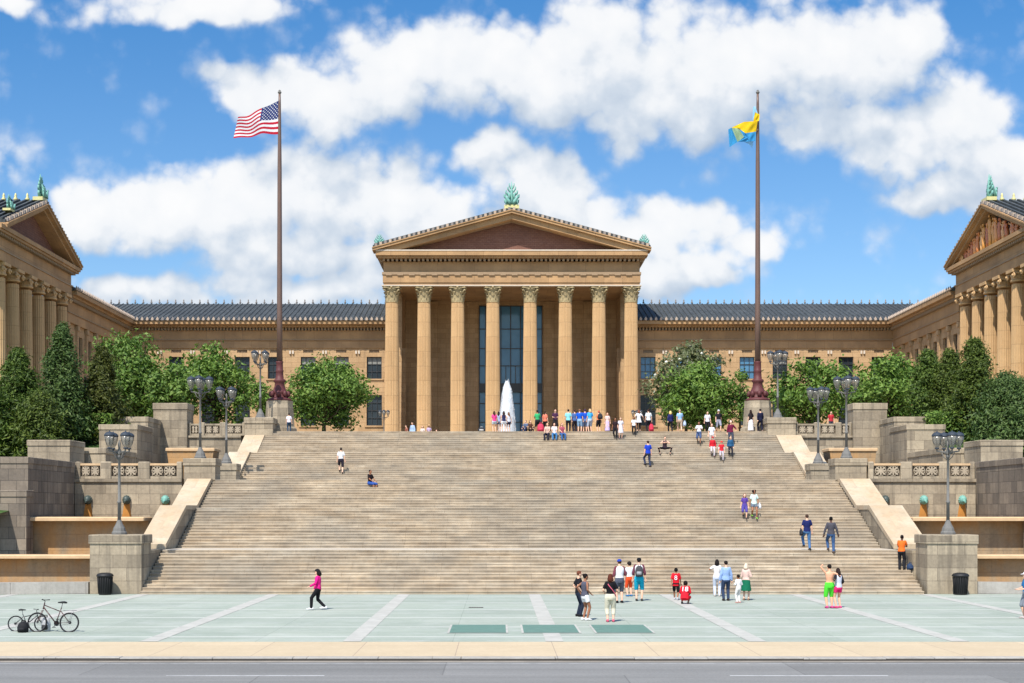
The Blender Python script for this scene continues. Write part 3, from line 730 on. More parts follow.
# side wings with their own temple fronts -----------------------------------
wc0 = None
for sgn in (-1, 1):
    XW = sgn*47.2; into = sgn
    wy = [151.9+3.5*i for i in range(7)]
    ops = [(y-.62, y+.62, 19.6, 22.8) for y in wy]+[(y-.62, y+.62, 14.2, 17.6) for y in wy]+[(y+1.2, y+1.9, 24.0-.55, 24.0-.1) for y in wy[:-1]]
    m = MB(); wall_open(m, 'x', XW, 149.5, 175.2, ZT-.1, 23.9, ops, into, .4); m.build('wall', M['museum'], mu, normals=False)
    for y in wy:
        window('x', XW, into, y-.62, y+.62, 19.6, 22.8, 2, 3); window('x', XW, into, y-.62, y+.62, 14.2, 17.6, 2, 3)
    pl = MB()
    for y in [150.1]+[yy+1.75 for yy in wy]: a, b = sorted((XW-sgn*.22, XW-sgn*.002)); pl.box(a, b, y-.28, y+.28, ZT, 23.3); pl.box(min(XW-sgn*.34, XW-sgn*.002), max(XW-sgn*.34, XW-sgn*.002), y-.34, y+.34, 23.3, 23.85)
    pl.build('pilasters', M['museum'], mu)
    def bx(o, i, y0, y1, z0, z1, mm): a, b = sorted((XW-sgn*o, XW+sgn*i)); mm.box(a, b, y0, y1, z0, z1)
    e = MB(); bx(.3, 1, 149.6, 174.82, 23.9, 24.85, e); bx(.35, 1, 149.6, 174.72, 24.95, 26.05, e); bx(.9, 1, 149.6, 174.15, 26.4, 26.62, e); bx(1.3, 1, 149.6, 173.55, 26.64, 27.05, e)
    en = e.build('entablature', M['museum_brown'], mu)
    dn = MB(); bx(.42, .9, 149.6, 174.6, 24.85, 24.95, dn); y = 149.8
    while y < 174: bx(.75, .3, y, y+.2, 26.05, 26.4, dn); y += .4
    dn.build('dentils', M['dentil'], en)
    R = MB(); R.add([(XW-sgn*1.3,148.5,27.1),(XW-sgn*1.3,173.5,27.1),(XW+sgn*10.3,185,30.8),(XW+sgn*10.3,148.5,30.8)], [(0,1,2,3)])
    y = 149
    while y < 173.4:
        R.add([(XW-sgn*1.3,y-.14,27.12),(XW-sgn*1.3,y+.14,27.12),(XW-sgn*1.3,y,27.32),(XW+sgn*10.3,y-.14,30.82),(XW+sgn*10.3,y+.14,30.82),(XW+sgn*10.3,y,31.02)], [(0,1,2),(0,2,5,3),(1,2,5,4)]); y += .62
    A = R; y = 149.6
    while y < 173.6:
        A.mat(1); A.lathe([(.13,0),(.17,.16),(.1,.3),(.02,.5)], (XW-sgn*1.25,y,27.1), 5); y += .62
    R.build('roof', [M['roof_tile'], M['antefix']], mu)
    # temple front of the wing
    YC = 138.2; XF = sgn*46.7
    if wc0 is None:
        wc0 = fluted_column(14.0, .67, 40).build('column', M['column'], None)
        m = MB(); h = 14.0; r0 = .62
        m.lathe([(r0*1.1,h-1.15),(r0*1.14,h-1.0),(r0*1.02,h-.95),(r0*1.02,h-.7),(r0*1.25,h-.5)], seg=18)
        for s in (-1, 1):
            for q in (-1, 1):
                m.tube([(q*r0*1.25,s*r0*1.3,h-.62),(q*r0*1.0,s*r0*1.3,h-.62)], .26, 10); m.ball((q*r0*1.3,s*r0*1.3,h-.62), .14, .14, .14, 6, 5)
            m.tube([(-r0*1.1,s*r0*1.25,h-.38),(r0*1.1,s*r0*1.25,h-.38)], .12, 6)
        m.box(-.86,.86,-.86,.86,h-.3,h); m.build('capital', M['column'], wc0); first = True
    for i in range(6):
        o = wc0 if first else dup(wc0); first = False
        o.parent = mu; o.location = Vector((XF+sgn*.2, YC-9.25+3.7*i, 12.4)) - mu.location
    q = MB(); a, b = sorted((XF-sgn*1.2, XF+sgn*4.4)); q.box(a, b, YC-13, YC+11.3, ZT-.02, 12.4); q.build('podium', M['museum_brown'], mu)
    q = MB(); a, b = sorted((XF+sgn*4.0, XF+sgn*4.8)); q.box(a, b, YC-13, YC+11, 12.4, 26.6); q.build('wall', M['museum'], mu); q = MB(); a, b = sorted((XF+sgn*.9, XF+sgn*3.98)); q.box(a, b, YC+10.4, YC+10.98, 12.4, 26.38); q.build('wall', M['museum'], mu)
    q = MB()
    def bq(o, y0, y1, z0, z1): a, b = sorted((XF-sgn*o, XF+sgn*5)); q.box(a, b, y0, y1, z0, z1)
    bq(.55, YC-12.4, YC+10.4, 26.4, 27.3); bq(.5, YC-12.4, YC+10.35, 27.45, 28.5); bq(1.1, YC-12.6, YC+11.1, 28.75, 28.95); bq(1.25, YC-12.6, YC+11.2, 28.97, 29.35)
    en = q.build('entablature', M['museum_brown'], mu)
    q = MB(); bq(.65, YC-12.4, YC+10.65, 27.3, 27.45); y = YC-12.4
    while y < YC+10.5: a, b = sorted((XF-sgn*.95, XF+sgn*1)); q.box(a, b, y, y+.24, 28.5, 28.75); y += .48
    q.build('dentils', M['dentil'], en)
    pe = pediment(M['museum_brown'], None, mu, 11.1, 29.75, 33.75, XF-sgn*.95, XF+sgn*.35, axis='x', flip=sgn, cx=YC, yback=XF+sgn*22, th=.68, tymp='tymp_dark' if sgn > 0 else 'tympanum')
    palmette(2.7, 1.6, mu, (XF-sgn*.6,YC,33.95), rz=math.pi/2, label='green bronze ornament on the peak of the %s pediment' % ('sculptured' if sgn > 0 else 'plain dark'))
    palmette(1.6, 1.2, mu, (XF-sgn*.5,YC+11.2,29.9), rz=math.pi/2, label='small green bronze griffin at the far corner of the %s pediment' % ('sculptured' if sgn > 0 else 'plain dark'))
    if sgn < 0: palmette(1.6, 1.2, mu, (XF-sgn*.5,YC-8.6,31.2), rz=math.pi/2)
    if sgn > 0:
        sc = MB(); sc.box(XF-.8, XF+.2, YC-10, YC+10, 29.36, 29.5); sg = sc.build('sculpture_group', M['gold_base'], pe); sg['label'] = 'gilded figures standing in the pediment'
        cols = [srgb(222,150,84), srgb(200,124,68), srgb(226,172,108), srgb(190,112,66), srgb(214,150,74), srgb(220,160,100)]
        random.seed(5)
        for i in range(21):
            u = -9+i*.9; h = max(.6, (10.2-abs(u))/11.5*3.75)*random.uniform(.82,1.0); m = MB(); y = YC+u; x = XF-.42+random.uniform(-.12,.1); lean = random.uniform(-.25,.25)
            zb = 29.5
            m.loft([((x,y-.12,zb),.22,.2),((x,y-.1,zb+h*.25),.25,.2),((x,y,zb+h*.5),.26,.22),((x,y+lean*.4,zb+h*.62),.2,.17),((x,y+lean*.6,zb+h*.8),.3,.2),((x,y+lean*.7,zb+h*.86),.1,.1)], side=(0,1,0), seg=10)
            m.ball((x-.05,y+lean*.7,zb+h*.93), .14, .13, .17, 8, 6)
            for s in (-1, 1):
                hy = random.uniform(.3,.6); hz = random.choice([.45,.6,.95])
                m.tube([(x,y+lean*.6+s*.26,zb+h*.8),(x-.1,y+lean*.6+s*(.26+hy*.5),zb+h*(.8+hz)/2),(x-.12,y+lean*.6+s*hy,zb+h*hz)], [.09,.08,.06], 6, round_end=True)
            c = random.choice(cols); m.build('figure', plain('glazed terracotta', c, .4, .5, 0, 5, .4), sg)
# small sculpted mound low in the middle pediment
# ------------------------------------------------------------------ trees and hedges
def leaf_mat(name, stops, rough=.55):
    t = NT(name); g = t.n('ShaderNodeNewGeometry'); col = t.ramp(g.outputs['Random Per Island'], stops)
    t.out(col, rough, .25)
    tr = t.n('ShaderNodeBsdfTranslucent', {0: t.mix(1, col, (1.0,1.15,.5), 'MULTIPLY')})
    mx = t.n('ShaderNodeMixShader', {0: .22, 1: t.bsdf.outputs[0], 2: tr.outputs[0]})
    t.t.links.new(mx.outputs[0], t.t.nodes['Material Output'].inputs[0]); return t.m
LM = {
 'bright': leaf_mat('bright leaves', [(0,(.045,.092,.013)),(.5,(.095,.17,.024)),(1,(.175,.255,.048))]),
 'mid': leaf_mat('mid green leaves', [(0,(.045,.09,.014)),(.5,(.09,.16,.024)),(1,(.16,.23,.05))]),
 'olive': leaf_mat('olive magnolia leaves', [(0,(.06,.07,.03)),(.5,(.11,.13,.055)),(1,(.19,.19,.095))], .35),
 'conifer': leaf_mat('dark conifer sprays', [(0,(.026,.05,.006)),(.5,(.056,.098,.012)),(1,(.11,.16,.026))]),
 'bluish': leaf_mat('bluish conifer sprays', [(0,(.028,.055,.012)),(.5,(.056,.10,.022)),(1,(.105,.155,.042))]),
 'yew': leaf_mat('brown green conifer sprays', [(0,(.026,.036,.005)),(.5,(.052,.065,.010)),(1,(.095,.105,.018))]),
 'gold': leaf_mat('yellow green conifer sprays', [(0,(.03,.05,.006)),(.5,(.058,.088,.011)),(1,(.105,.14,.022))]),
}
M['bark'] = plain('bark', (.09,.065,.045), .9, .2, 0, 6, .6, .5)
M['petal'] = plain('white petals', (.75,.72,.62), .6, .2)
def leaf(vs, fs, p, n, size, rng, asp=.55):
    t = Vector((rng.gauss(0,1), rng.gauss(0,1), rng.gauss(0,1))); t = (t - n*t.dot(n)); 
    if t.length < 1e-3: return
    t.normalize(); b = n.cross(t); b0 = len(vs); l = size*rng.uniform(.7,1.3)
    for a, c in ((-.5,0),(-.1,asp*.5),(.5,0),(-.1,-asp*.5)): vs.append(p + t*(l*a) + b*(l*c) + n*(l*.12*(abs(a)*2-.5)))
    fs.append((b0,b0+1,b0+2,b0+3))
def tree(name, label, cat, base, h, w, crown_z, mat, seed, nleaf=5200, size=.34, nclump=30, stems=1, flowers=0, group=None):
    """tapered trunk, forking limbs and a crown of leaf clumps carried at their ends"""
    rng = random.Random(seed); bx, by, bz = base
    t = thing(name, base, label, cat, group)
    tr = MB(); R = w/2; zc = (crown_z+h)/2; hz = (h-crown_z)/2
    ends = []
    for s in range(stems):
        ang = rng.uniform(0, 6.28); ox, oy = (math.cos(ang)*.3*(stems > 1), math.sin(ang)*.3*(stems > 1))
        top = Vector((bx+ox*3+rng.uniform(-.3,.3), by+oy*3, bz+zc+hz*.4))
        mid = Vector((bx+ox*1.5, by+oy*1.5, bz+crown_z*.7+.3))
        tr.tube([(bx+ox,by+oy,bz-.4),(bx+ox*1.1,by+oy*1.1,bz+.3),mid,(mid+top)/2+Vector((rng.uniform(-.2,.2),rng.uniform(-.2,.2),0)),top], [w*.035,w*.028,w*.023,w*.016,.03], 7)
        ends.append((mid, top))
    cl = []
    for i in range(nclump):
        for _ in range(30):
            u = Vector((rng.uniform(-1,1), rng.uniform(-1,1), rng.uniform(-1,1)))
            if .3 < u.length < 1: break
        u = u.normalized()*(u.length**.45)*rng.choice((1,1,1,1.12,1.2))
        sx = 1.0 if u.z < .1 else 1.0-.28*u.z
        if u.z < -.5: sx *= .85
        c = Vector((bx+u.x*R*.80*sx, by+u.y*R*.80*sx, bz+zc+u.z*hz*.84))
        cl.append((c, rng.uniform(.12,.235)*w*(.8 if u.z > .5 else 1)))
    cl.append((Vector((bx,by,bz+zc)), .26*w))
    for c, r in cl:
        m_, tp = rng.choice(ends); a = m_.lerp(tp, rng.uniform(0,.7)); mdl = a.lerp(c, .55)+Vector((0,0,-.12*w*rng.random()))
        tr.tube([a, mdl, c], [w*.013,w*.009,.02], 5)
    tr.build('trunk', M['bark'], t)
    vs, fs = [], []
    tot = sum(r*r for c, r in cl)
    for c, r in cl:
        n = int(nleaf*r*r/tot)
        subs = [Vector((rng.gauss(0,1),rng.gauss(0,1),rng.gauss(0,.8))).normalized() for _ in range(9)]
        for i in range(n):
            if rng.random() < .7:
                d = (rng.choice(subs)*1.0+Vector((rng.gauss(0,.33),rng.gauss(0,.33),rng.gauss(0,.28))))
            else: d = Vector((rng.gauss(0,1),rng.gauss(0,1),rng.gauss(0,1))).normalized()*rng.uniform(.3,1.15)
            p = c + Vector((d.x*r, d.y*r, d.z*r*.72))
            nn = (d.normalized()*.7 + Vector((rng.gauss(0,.55),rng.gauss(0,.55),rng.gauss(.35,.55)))).normalized()
            leaf(vs, fs, p, nn, size, rng)
    m = MB(); m.add(vs, fs); m.build('crown', LM[mat], t, normals=False)
    if flowers:
        f = MB()
        for i in range(flowers):
            c, r = rng.choice(cl); d = Vector((rng.gauss(0,1),-abs(rng.gauss(.6,.8)),rng.gauss(.3,.8))).normalized(); f.ball(c+d*r*1.1, .15, .15, .12, 6, 4)
        f.build('blossoms', M['petal'], t)
    return t
def conifer(name, label, base, h, w, mat, seed, n=6500, size=.25, blunt=.0, tips=5):
    rng = random.Random(seed); bx, by, bz = base; t = thing(name, base, label, 'conifer', 'conifers in front of the wings')
    tr = MB(); tr.tube([(bx,by,bz-.4),(bx,by,bz+h*.5),(bx,by,bz+h*.97)], [w*.05,w*.03,.03], 7)
    vs, fs = [], []
    nb = int(120+h*6); per = int(n*1.7)//nb
    prof = lambda q: (max(0,1-q)**(1.0-.5*blunt))*(min(1, q/.12+.62))
    for b in range(nb):
        q = (b+rng.random())/nb; q = q**.92
        az = rng.uniform(0,6.283); rr = w/2*prof(q)*rng.uniform(.72,1.12)+.12
        root = Vector((bx,by,bz+h*(q*.94+.02))); droop = rng.uniform(-.05,.28)+.25*q
        tip = root + Vector((math.cos(az)*rr, math.sin(az)*rr, rr*droop))
        if b % 3 == 0: tr.tube([root, root.lerp(tip,.8)], [w*.008,.012], 4)
        br = .17*w*(.5+.8*(1-q))*rng.uniform(.7,1.2)
        for i in range(per):
            k = rng.random()**.6; p = root.lerp(tip, .25+.75*k)+Vector((rng.gauss(0,br*.42),rng.gauss(0,br*.42),rng.gauss(0,br*.42)))
            nn = Vector((math.cos(az)*.6+rng.gauss(0,.5), math.sin(az)*.6+rng.gauss(0,.5), .5+rng.gauss(0,.5))).normalized()
            leaf(vs, fs, p, nn, size*(.8+.5*(1-q)), rng, .42)
    tr.build('trunk', M['bark'], t)
    m = MB(); m.add(vs, fs); m.build('crown', LM[mat], t, normals=False)
    return t
def dec(px, yt, yb, wpx, d, name, label, cat, mat, seed, **kw):
    k = F/d; X, _, zt = W(px, yt, d); zb = ZT if abs(X) < 26 else hill_z(X, d)
    zcr = H0-(yb-VY)/k
    tree(name, label, cat, (X,d,zb-.05), zt-zb, wpx/k, max(.9, zcr-zb), mat, seed, **kw)
TG = 'broadleaf trees on the museum terrace'
dec(324,360,436,84,113,'broadleaf_tree','dense round bright green tree right of the striped flagpole','tree','bright',1,nleaf=11500,size=.3,nclump=46,group=TG)
dec(216,344,424,78,117,'broadleaf_tree','tall bright tree with loose top behind the lamps left of the striped flagpole','tree','bright',2,nleaf=6800,nclump=30,group=TG)
dec(176,362,424,60,112,'broadleaf_tree','low light green tree between the dark conifers and the lamps','tree','mid',3,nleaf=5200,nclump=24,group=TG)
dec(128,332,424,92,115,'broadleaf_tree','tall broad green tree beside the brown green conifer','tree','mid',4,nleaf=9000,nclump=36,group=TG)
dec(262,380,424,40,112,'broadleaf_tree','small thin tree behind the lamp next to the striped flagpole','tree','bright',5,nleaf=1500,nclump=12,size=.28,group=TG)
dec(686,336,426,66,124,'magnolia_tree','dull olive magnolia dotted with white blossoms beside the temple front','tree','olive',6,nleaf=9000,nclump=40,flowers=14,group=TG)
dec(702,364,426,76,117,'broadleaf_tree','low spreading bright tree in front of the olive magnolia','tree','bright',7,nleaf=7600,nclump=34,group=TG)
dec(740,368,424,46,118,'broadleaf_tree','thin open tree left of the blue and yellow flagpole','tree','mid',8,nleaf=1900,nclump=14,size=.28,stems=2,group=TG)
dec(812,360,424,80,117,'broadleaf_tree','loose bright tree behind the lamps right of the blue and yellow flagpole','tree','bright',9,nleaf=6200,nclump=28,group=TG)
dec(892,352,424,84,112,'broadleaf_tree','broad bright green tree below the corner of the sculptured wing','tree','bright',10,nleaf=8600,nclump=34,group=TG)
def con(px, yt, wpx, d, label, mat, seed, blunt=0., n=6500, yb=None):
    k = F/d; X, _, zt = W(px, yt, d); zb = hill_z(X, d)-.1
    conifer('conifer_tree', label, (X,d,zb), zt-zb, wpx/k, mat, seed, n=n, blunt=blunt)
con(18,348,64,95,'dark conifer at the left edge of the photo, in front of the plain wing','conifer',21,.5,9000)
con(62,322,62,98,'tallest pointed dark green conifer in front of the plain wing','bluish',22,.3,9500)
con(103,346,54,100,'brown green conifer beside the broad terrace tree','yew',23,.5,7500)
con(-16,362,70,91,'dark conifer cut off by the left edge of the photo','conifer',24,.5,6000)
con(928,350,50,105,'dark narrow conifer beside the broad tree at the sculptured wing','conifer',25,.9,7000)
con(950,349,50,103,'middle dark conifer before the first columns of the sculptured wing','gold',26,.6,6500)
con(974,338,64,99,'tallest yellow green conifer in front of the sculptured wing','gold',27,.65,9500)
con(1008,376,84,94,'wide blunt bluish conifer at the right edge of the photo','bluish',28,.9,10000)
con(40,392,60,91,'low dark conifer behind the stepped flank wall on the plain wing side','gold',29,.9,7000)
def hedge(px, d, w, h, label, seed):
    rng = random.Random(seed); X = WX(px, d); z = hill_z(X, d); t = thing('hedge', (X,d,z), label, 'hedge', 'clipped hedges')
    vs, fs = [], []
    for i in range(1800):
        p = Vector((X+rng.uniform(-w,w)/2, d+rng.uniform(-1,1), z+h*rng.random()**.6)); leaf(vs, fs, p, Vector((rng.gauss(0,.6),-.5+rng.gauss(0,.5),.6+rng.gauss(0,.5))).normalized(), .22, rng)
    m = MB(); m.add(vs, fs); m.build('foliage', LM['bright'], t, normals=False)
    s = MB(); s.tube([(X,d,z-.3),(X,d,z+h*.6)], [.12,.05], 6); s.build('stem', M['bark'], t)
hedge(97, 99, 2.4, 2.0, 'small clipped hedge by the brown green conifer', 31)
hedge(944, 99, 2.4, 2.3, 'small clipped hedge under the tallest yellow green conifer', 32)
# ------------------------------------------------------------------ lamps
def make_lamp(label):
    t = thing('lamp_post', (0,0,0), label, 'lamp post', 'lantern posts of the staircase')
    H = 5.0
    m = MB(); m.lathe([(.36,0),(.36,.1),(.31,.16),(.28,.3),(.17,.5),(.12,.62),(.1,.7)], seg=10, smooth=False); m.build('base', M['iron'], t)
    m = MB(); m.lathe([(.085,.68),(.075,1.5),(.1,1.52),(.1,1.6),(.07,1.62),(.055,3.7),(.085,3.72),(.085,3.8),(.06,3.85),(.13,3.95),(.05,4.15),(.07,4.4),(.02,4.55)], seg=10); m.build('pole', M['iron'], t)
    for k in range(4):
        a = k*math.pi/2; c, s = math.cos(a), math.sin(a); r = .54
        m = MB(); m.tube([(c*.04,s*.04,3.85),(c*.25,s*.25,3.98),(c*r,s*r,4.02),(c*r,s*r,4.2)], [.045,.04,.04,.06], 6)
        m.tube([(c*.04,s*.04,3.6),(c*.2,s*.2,3.72),(c*.33,s*.33,3.98)], [.02,.02,.02], 5); m.build('arm', M['iron'], t)
        m = MB(); m.lathe([(.08,4.2),(.15,4.32),(.21,4.52),(.24,4.74)], (c*r,s*r,0), 12); ln = m.build('lantern', M['lamp_glass'], t)
        m = MB(); m.lathe([(.245,4.73),(.26,4.76),(.245,4.8),(.2,4.87),(.12,4.92),(.04,4.94),(.02,4.99)], (c*r,s*r,0), 12); m.lathe([(.11,4.12),(.1,4.19)], (c*r,s*r,0), 10)
        for q in range(6):
            b = q*math.pi/3; m.tube([(c*r+.15*math.cos(b),s*r+.15*math.sin(b),4.32),(c*r+.215*math.cos(b),s*r+.215*math.sin(b),4.52),(c*r+.245*math.cos(b),s*r+.245*math.sin(b),4.74)], .008, 4)
        m.build('cap', M['lamp_cap'], ln)
    return t
RZ2, RZ3 = math.pi/4+.04, .05           # turned so that two or three lanterns show
lamp = make_lamp('four-lantern lamp on the low end pier above the bicycles')
lamp.location = (-19.9,68.65,2.82); lamp.rotation_euler.z = RZ2
for loc, rz, lab in (((20.1,68.65,2.82),RZ3,'four-lantern lamp on the low end pier near the man in orange'),
                     ((-19.5,85.4,7.08),RZ3,'four-lantern lamp on the outer middle pier, taller of the pair on the striped flag side'),
                     ((-19.15,91.8,6.98),RZ2,'four-lantern lamp on the inner middle pier, shorter of the pair on the striped flag side'),
                     ((19.3,85.4,7.08),RZ3-.1,'four-lantern lamp on the outer middle pier, taller of the pair on the yellow flag side'),
                     ((19.05,91.8,6.98),RZ3+.1,'four-lantern lamp on the inner middle pier, shorter of the pair on the yellow flag side'),
                     ((-19.1,104.6,10.75),RZ2,'four-lantern lamp on the top pier just left of the striped flagpole'),
                     ((18.95,104.6,10.75),RZ3,'four-lantern lamp on the top pier just right of the blue and yellow flagpole')):
    dup_thing(lamp, loc, lab, rz)
for px, lab in ((384,'short lamp in the court by the leftmost temple column'),(637,'short lamp in the court by the rightmost temple column')):
    l = dup_thing(lamp, (WX(px,130),130,ZT), lab, RZ3 if px > 500 else RZ3); l['group'] = 'short lamps of the court'
    l.scale = (.68,.68,.68)
# ------------------------------------------------------------------ litter bins
def make_bin():
    t = thing('litter_bin', (0,0,0), '', 'litter bin', 'black litter bins')
    m = MB(); m.lathe([(.27,0),(.29,.04),(.34,.86),(.36,.88)], seg=20)
    for k in range(20):
        a = 2*math.pi*k/20; m.tube([(.3*math.cos(a),.3*math.sin(a),.06),(.355*math.cos(a),.355*math.sin(a),.84)], .014, 4)
    m.build('body', M['black_plastic'], t)
    m = MB(); m.lathe([(.385,.86),(.4,.9),(.385,.94),(.33,1.0),(.2,1.04),(.19,1.0)], seg=20); m.build('rim', M['black_plastic'], t); return t
b = make_bin(); b.location = (WX(105,67.1),67.1,0); b['label'] = 'black litter bin at the pier on the bicycle side'
dup_thing(b, (WX(960.5,67.1),67.1,0), 'black litter bin at the pier near the man in orange')
# ------------------------------------------------------------------ flagpoles and flags
def make_pole(label):
    t = thing('flagpole', (0,0,0), label, 'flagpole', 'tall flagpoles')
    m = MB(); m.lathe([(1.32,0),(1.3,.35),(1.12,.5),(1.04,1.7),(1.0,2.2),(1.02,2.42)], seg=8, smooth=False); m.build('pedestal', M['granite'], t)
    m = MB(); m.lathe([(.92,2.42),(.92,2.55),(.8,2.62),(.6,2.7),(.56,3.0),(.62,3.08),(.53,3.2),(.4,3.5),(.36,3.8),(.45,3.9),(.45,4.02),(.31,4.1),(.27,4.6),(.32,4.7),(.26,4.78),(.25,5.3),(.3,5.4)], seg=16)
    for k in range(8):
        a = k*math.pi/4; m.ball((.66*math.cos(a),.66*math.sin(a),2.95), .17, .17, .24, 6, 5)
    m.build('base', M['pole_maroon'], t)
    m = MB(); m.lathe([(.225,5.3),(.205,9),(.16,20),(.1,24.8),(.08,25.6)], seg=12); m.build('pole', M['pole_brown'], t)
    m = MB(); m.lathe([(.08,25.55),(.14,25.62),(.14,25.7),(.06,25.72),(.1,25.78),(.02,25.86)], seg=10); m.build('finial', M['iron'], t); return t
po = make_pole('tall brown flagpole with maroon base flying the striped flag'); po.location = (-18.05,107,ZT)
dup_thing(po, (17.92,107,ZT), 'tall brown flagpole with maroon base flying the blue and yellow flag')
def cloth_mat(c):
    t = NT('flag cloth'); t.out(c, .8, .1); tr = t.n('ShaderNodeBsdfTranslucent', {0: (*c,1)})
    mx = t.n('ShaderNodeMixShader', {0: .4, 1: t.bsdf.outputs[0], 2: tr.outputs[0]}); t.t.links.new(mx.outputs[0], t.t.nodes['Material Output'].inputs[0]); return t.m
def us_flag():
    t = thing('flag', W(281,100,107), 'american flag of red and white stripes with starred blue canton', 'flag')
    NS, NTT = 60, 52
    q = {(0,0):(280.6,100),(1,0):(238.5,119.5),(0,1):(278,134.5),(1,1):(234,139)}
    def P(s, v, off=0):
        a = [(1-s)*(1-v)*q[0,0][i]+s*(1-v)*q[1,0][i]+(1-s)*v*q[0,1][i]+s*v*q[1,1][i] for i in (0,1)]
        x, y, z = W(a[0], a[1], 107)
        w = math.sin(s*9.5+v*2.2)*.2*min(1,s*3) + math.sin(s*5+v*5)*.1*s
        z += math.sin(s*8.2-v*1.5)*.10*s + .05*math.sin(s*14+v*3)*s - .22*math.sin(s*3.14)*(1-v)*0 + .12*math.sin(math.pi*s)*v
        return (x, y+w-.05+off, z)
    m = MB(); vs = [P(i/NS, j/NTT) for j in range(NTT+1) for i in range(NS+1)]
    m.add(vs, [], True); b = 0
    for j in range(NTT):
        for i in range(NS):
            st_ = j*13//NTT; mi = 2 if (i/NS < .42 and st_ < 7) else (0 if st_ % 2 == 0 else 1)
            m.f.append((j*(NS+1)+i, j*(NS+1)+i+1, (j+1)*(NS+1)+i+1, (j+1)*(NS+1)+i)); m.m.append(mi); m.sm.append(True)
    m.build('cloth', [cloth_mat((.52,.022,.045)), cloth_mat((.8,.8,.8)), cloth_mat((.03,.045,.16))], t, normals=False)
    m = MB()
    for r in range(9):
        for c in range(6 if r % 2 == 0 else 5):
            s = .42*((c+.5)/6 if r % 2 == 0 else (c+1)/6); v = 7/13*(r+.5)/9+.01
            for off in (-.012, .012):
                ctr = Vector(P(s, v, off)); ax = (Vector(P(s+.01,v,off))-ctr).normalized(); up = (ctr-Vector(P(s,v+.01,off))).normalized()
                pts = []
                for k in range(10):
                    a = math.pi/2+k*math.pi/5; rr = .07 if k % 2 == 0 else .03; pts.append(ctr+ax*(rr*math.cos(a))+up*(rr*math.sin(a)))
                m.add(pts, [tuple(range(10))])
    m.build('stars', cloth_mat((.8,.8,.8)), t, normals=False)
us_flag()
def blue_flag():
    t = thing('flag', W(755,107,107), 'blue and yellow city flag wrapped half around the top of its pole', 'flag')
    az, ye, gr, pal = cloth_mat((.05,.30,.58)), cloth_mat((.85,.55,.02)), cloth_mat((.30,.42,.25)), cloth_mat((.30,.56,.80))
    V = {}
    def v(px, py, dy): return Vector(W(px, py, 107+dy))
    bm_ = MB()
    def patch(mi, a, b, c, d, wob=.03, n=10):
        vs = []
        for j in range(n+1):
            for i in range(n+1):
                s, q = i/n, j/n
                p = a.lerp(b, s).lerp(d.lerp(c, s), q); e = math.sin(math.pi*s)*math.sin(math.pi*q)
                vs.append(p+Vector((0, min(1,wob/.03)*e*.09*math.sin(s*7+q*4), 0)))
        bm_.mat(mi); bm_.add(vs, [(j*(n+1)+i, j*(n+1)+i+1, (j+1)*(n+1)+i+1, (j+1)*(n+1)+i) for j in range(n) for i in range(n)], True)
    A = v(753.2,106.6,-.22); B = v(755.3,106.3,-.26); C = v(757.6,113,-.5); D = v(752.6,120,-.25)
    patch(3, A, B, C, D, .03)
    E = v(759.8,114.5,-.42); Fv = v(759.0,121,-.5); G = v(753.2,121.5,-.35)
    patch(1, v(755,112,-.5), E, Fv, G, .03)
    Hh = v(757.6,121,-.5); I = v(756,131.6,-.3); J = v(745.5,133.2,-.55); K = v(739,128.5,-.4); L = v(731.5,127.6,-.2); Mm = v(744,121.8,-.5)
    patch(1, Mm, Hh, I, J, .06); patch(1, L, Mm, J, K, .04)
    N = v(728.2,129.5,.1); O = v(729.5,147.2,.05); P = v(737.5,142,-.25); Q = v(755.2,141,-.3); Rr = v(732.5,146,-.1)
    patch(0, N, L, P, O, .08); patch(2, L, K, v(744,137,-.5), P, .05); patch(0, K, J, v(749,137.5,-.5), v(744,137,-.5), .03)
    patch(0, J, I, Q, v(749,141.4,-.5), .06); patch(0, v(744,137,-.5), v(749,137.5,-.5), v(749,141.4,-.5), P, .04)
    patch(3, v(743.5,141.5,-.35), v(753.5,140.4,-.2), v(752.4,148.2,-.1), v(750,145,-.3), .03)
    bm_.build('cloth', [az, ye, gr, pal], t, normals=False)
blue_flag()
# ------------------------------------------------------------------ fountain jet in the court
ft = thing('fountain', (WX(507,138),138,ZT), 'tall white water jet in front of the great window', 'fountain')
m = MB(); m.lathe([(4.4,0),(4.4,.55),(4.1,.6),(4.0,.35),(0.2,.3)], (ft.location.x,138,ZT), 32); m.build('basin', M['granite'], ft)
def water_mat():
    t = NT('white water spray'); o = t.obj(); n = t.noise(t.map(o, (2.5,2.5,.6)), 1.6, 6, .7)
    t.out((.92,.94,.95), .6, .3); tr = t.n('ShaderNodeBsdfTransparent')
    a = t.ramp(n, [(.3,(.10,.10,.10)),(.66,(.52,.52,.52))])
    tl = t.n('ShaderNodeBsdfTranslucent', {0: (.92,.94,.96,1)}); mm = t.n('ShaderNodeMixShader', {0: .45, 1: t.bsdf.outputs[0], 2: tl.outputs[0]})
    mx = t.n('ShaderNodeMixShader', {0: a, 1: tr.outputs[0], 2: mm.outputs[0]}); t.t.links.new(mx.outputs[0], t.t.nodes['Material Output'].inputs[0]); return t.m
rng = random.Random(8); m = MB(); fx = ft.location.x
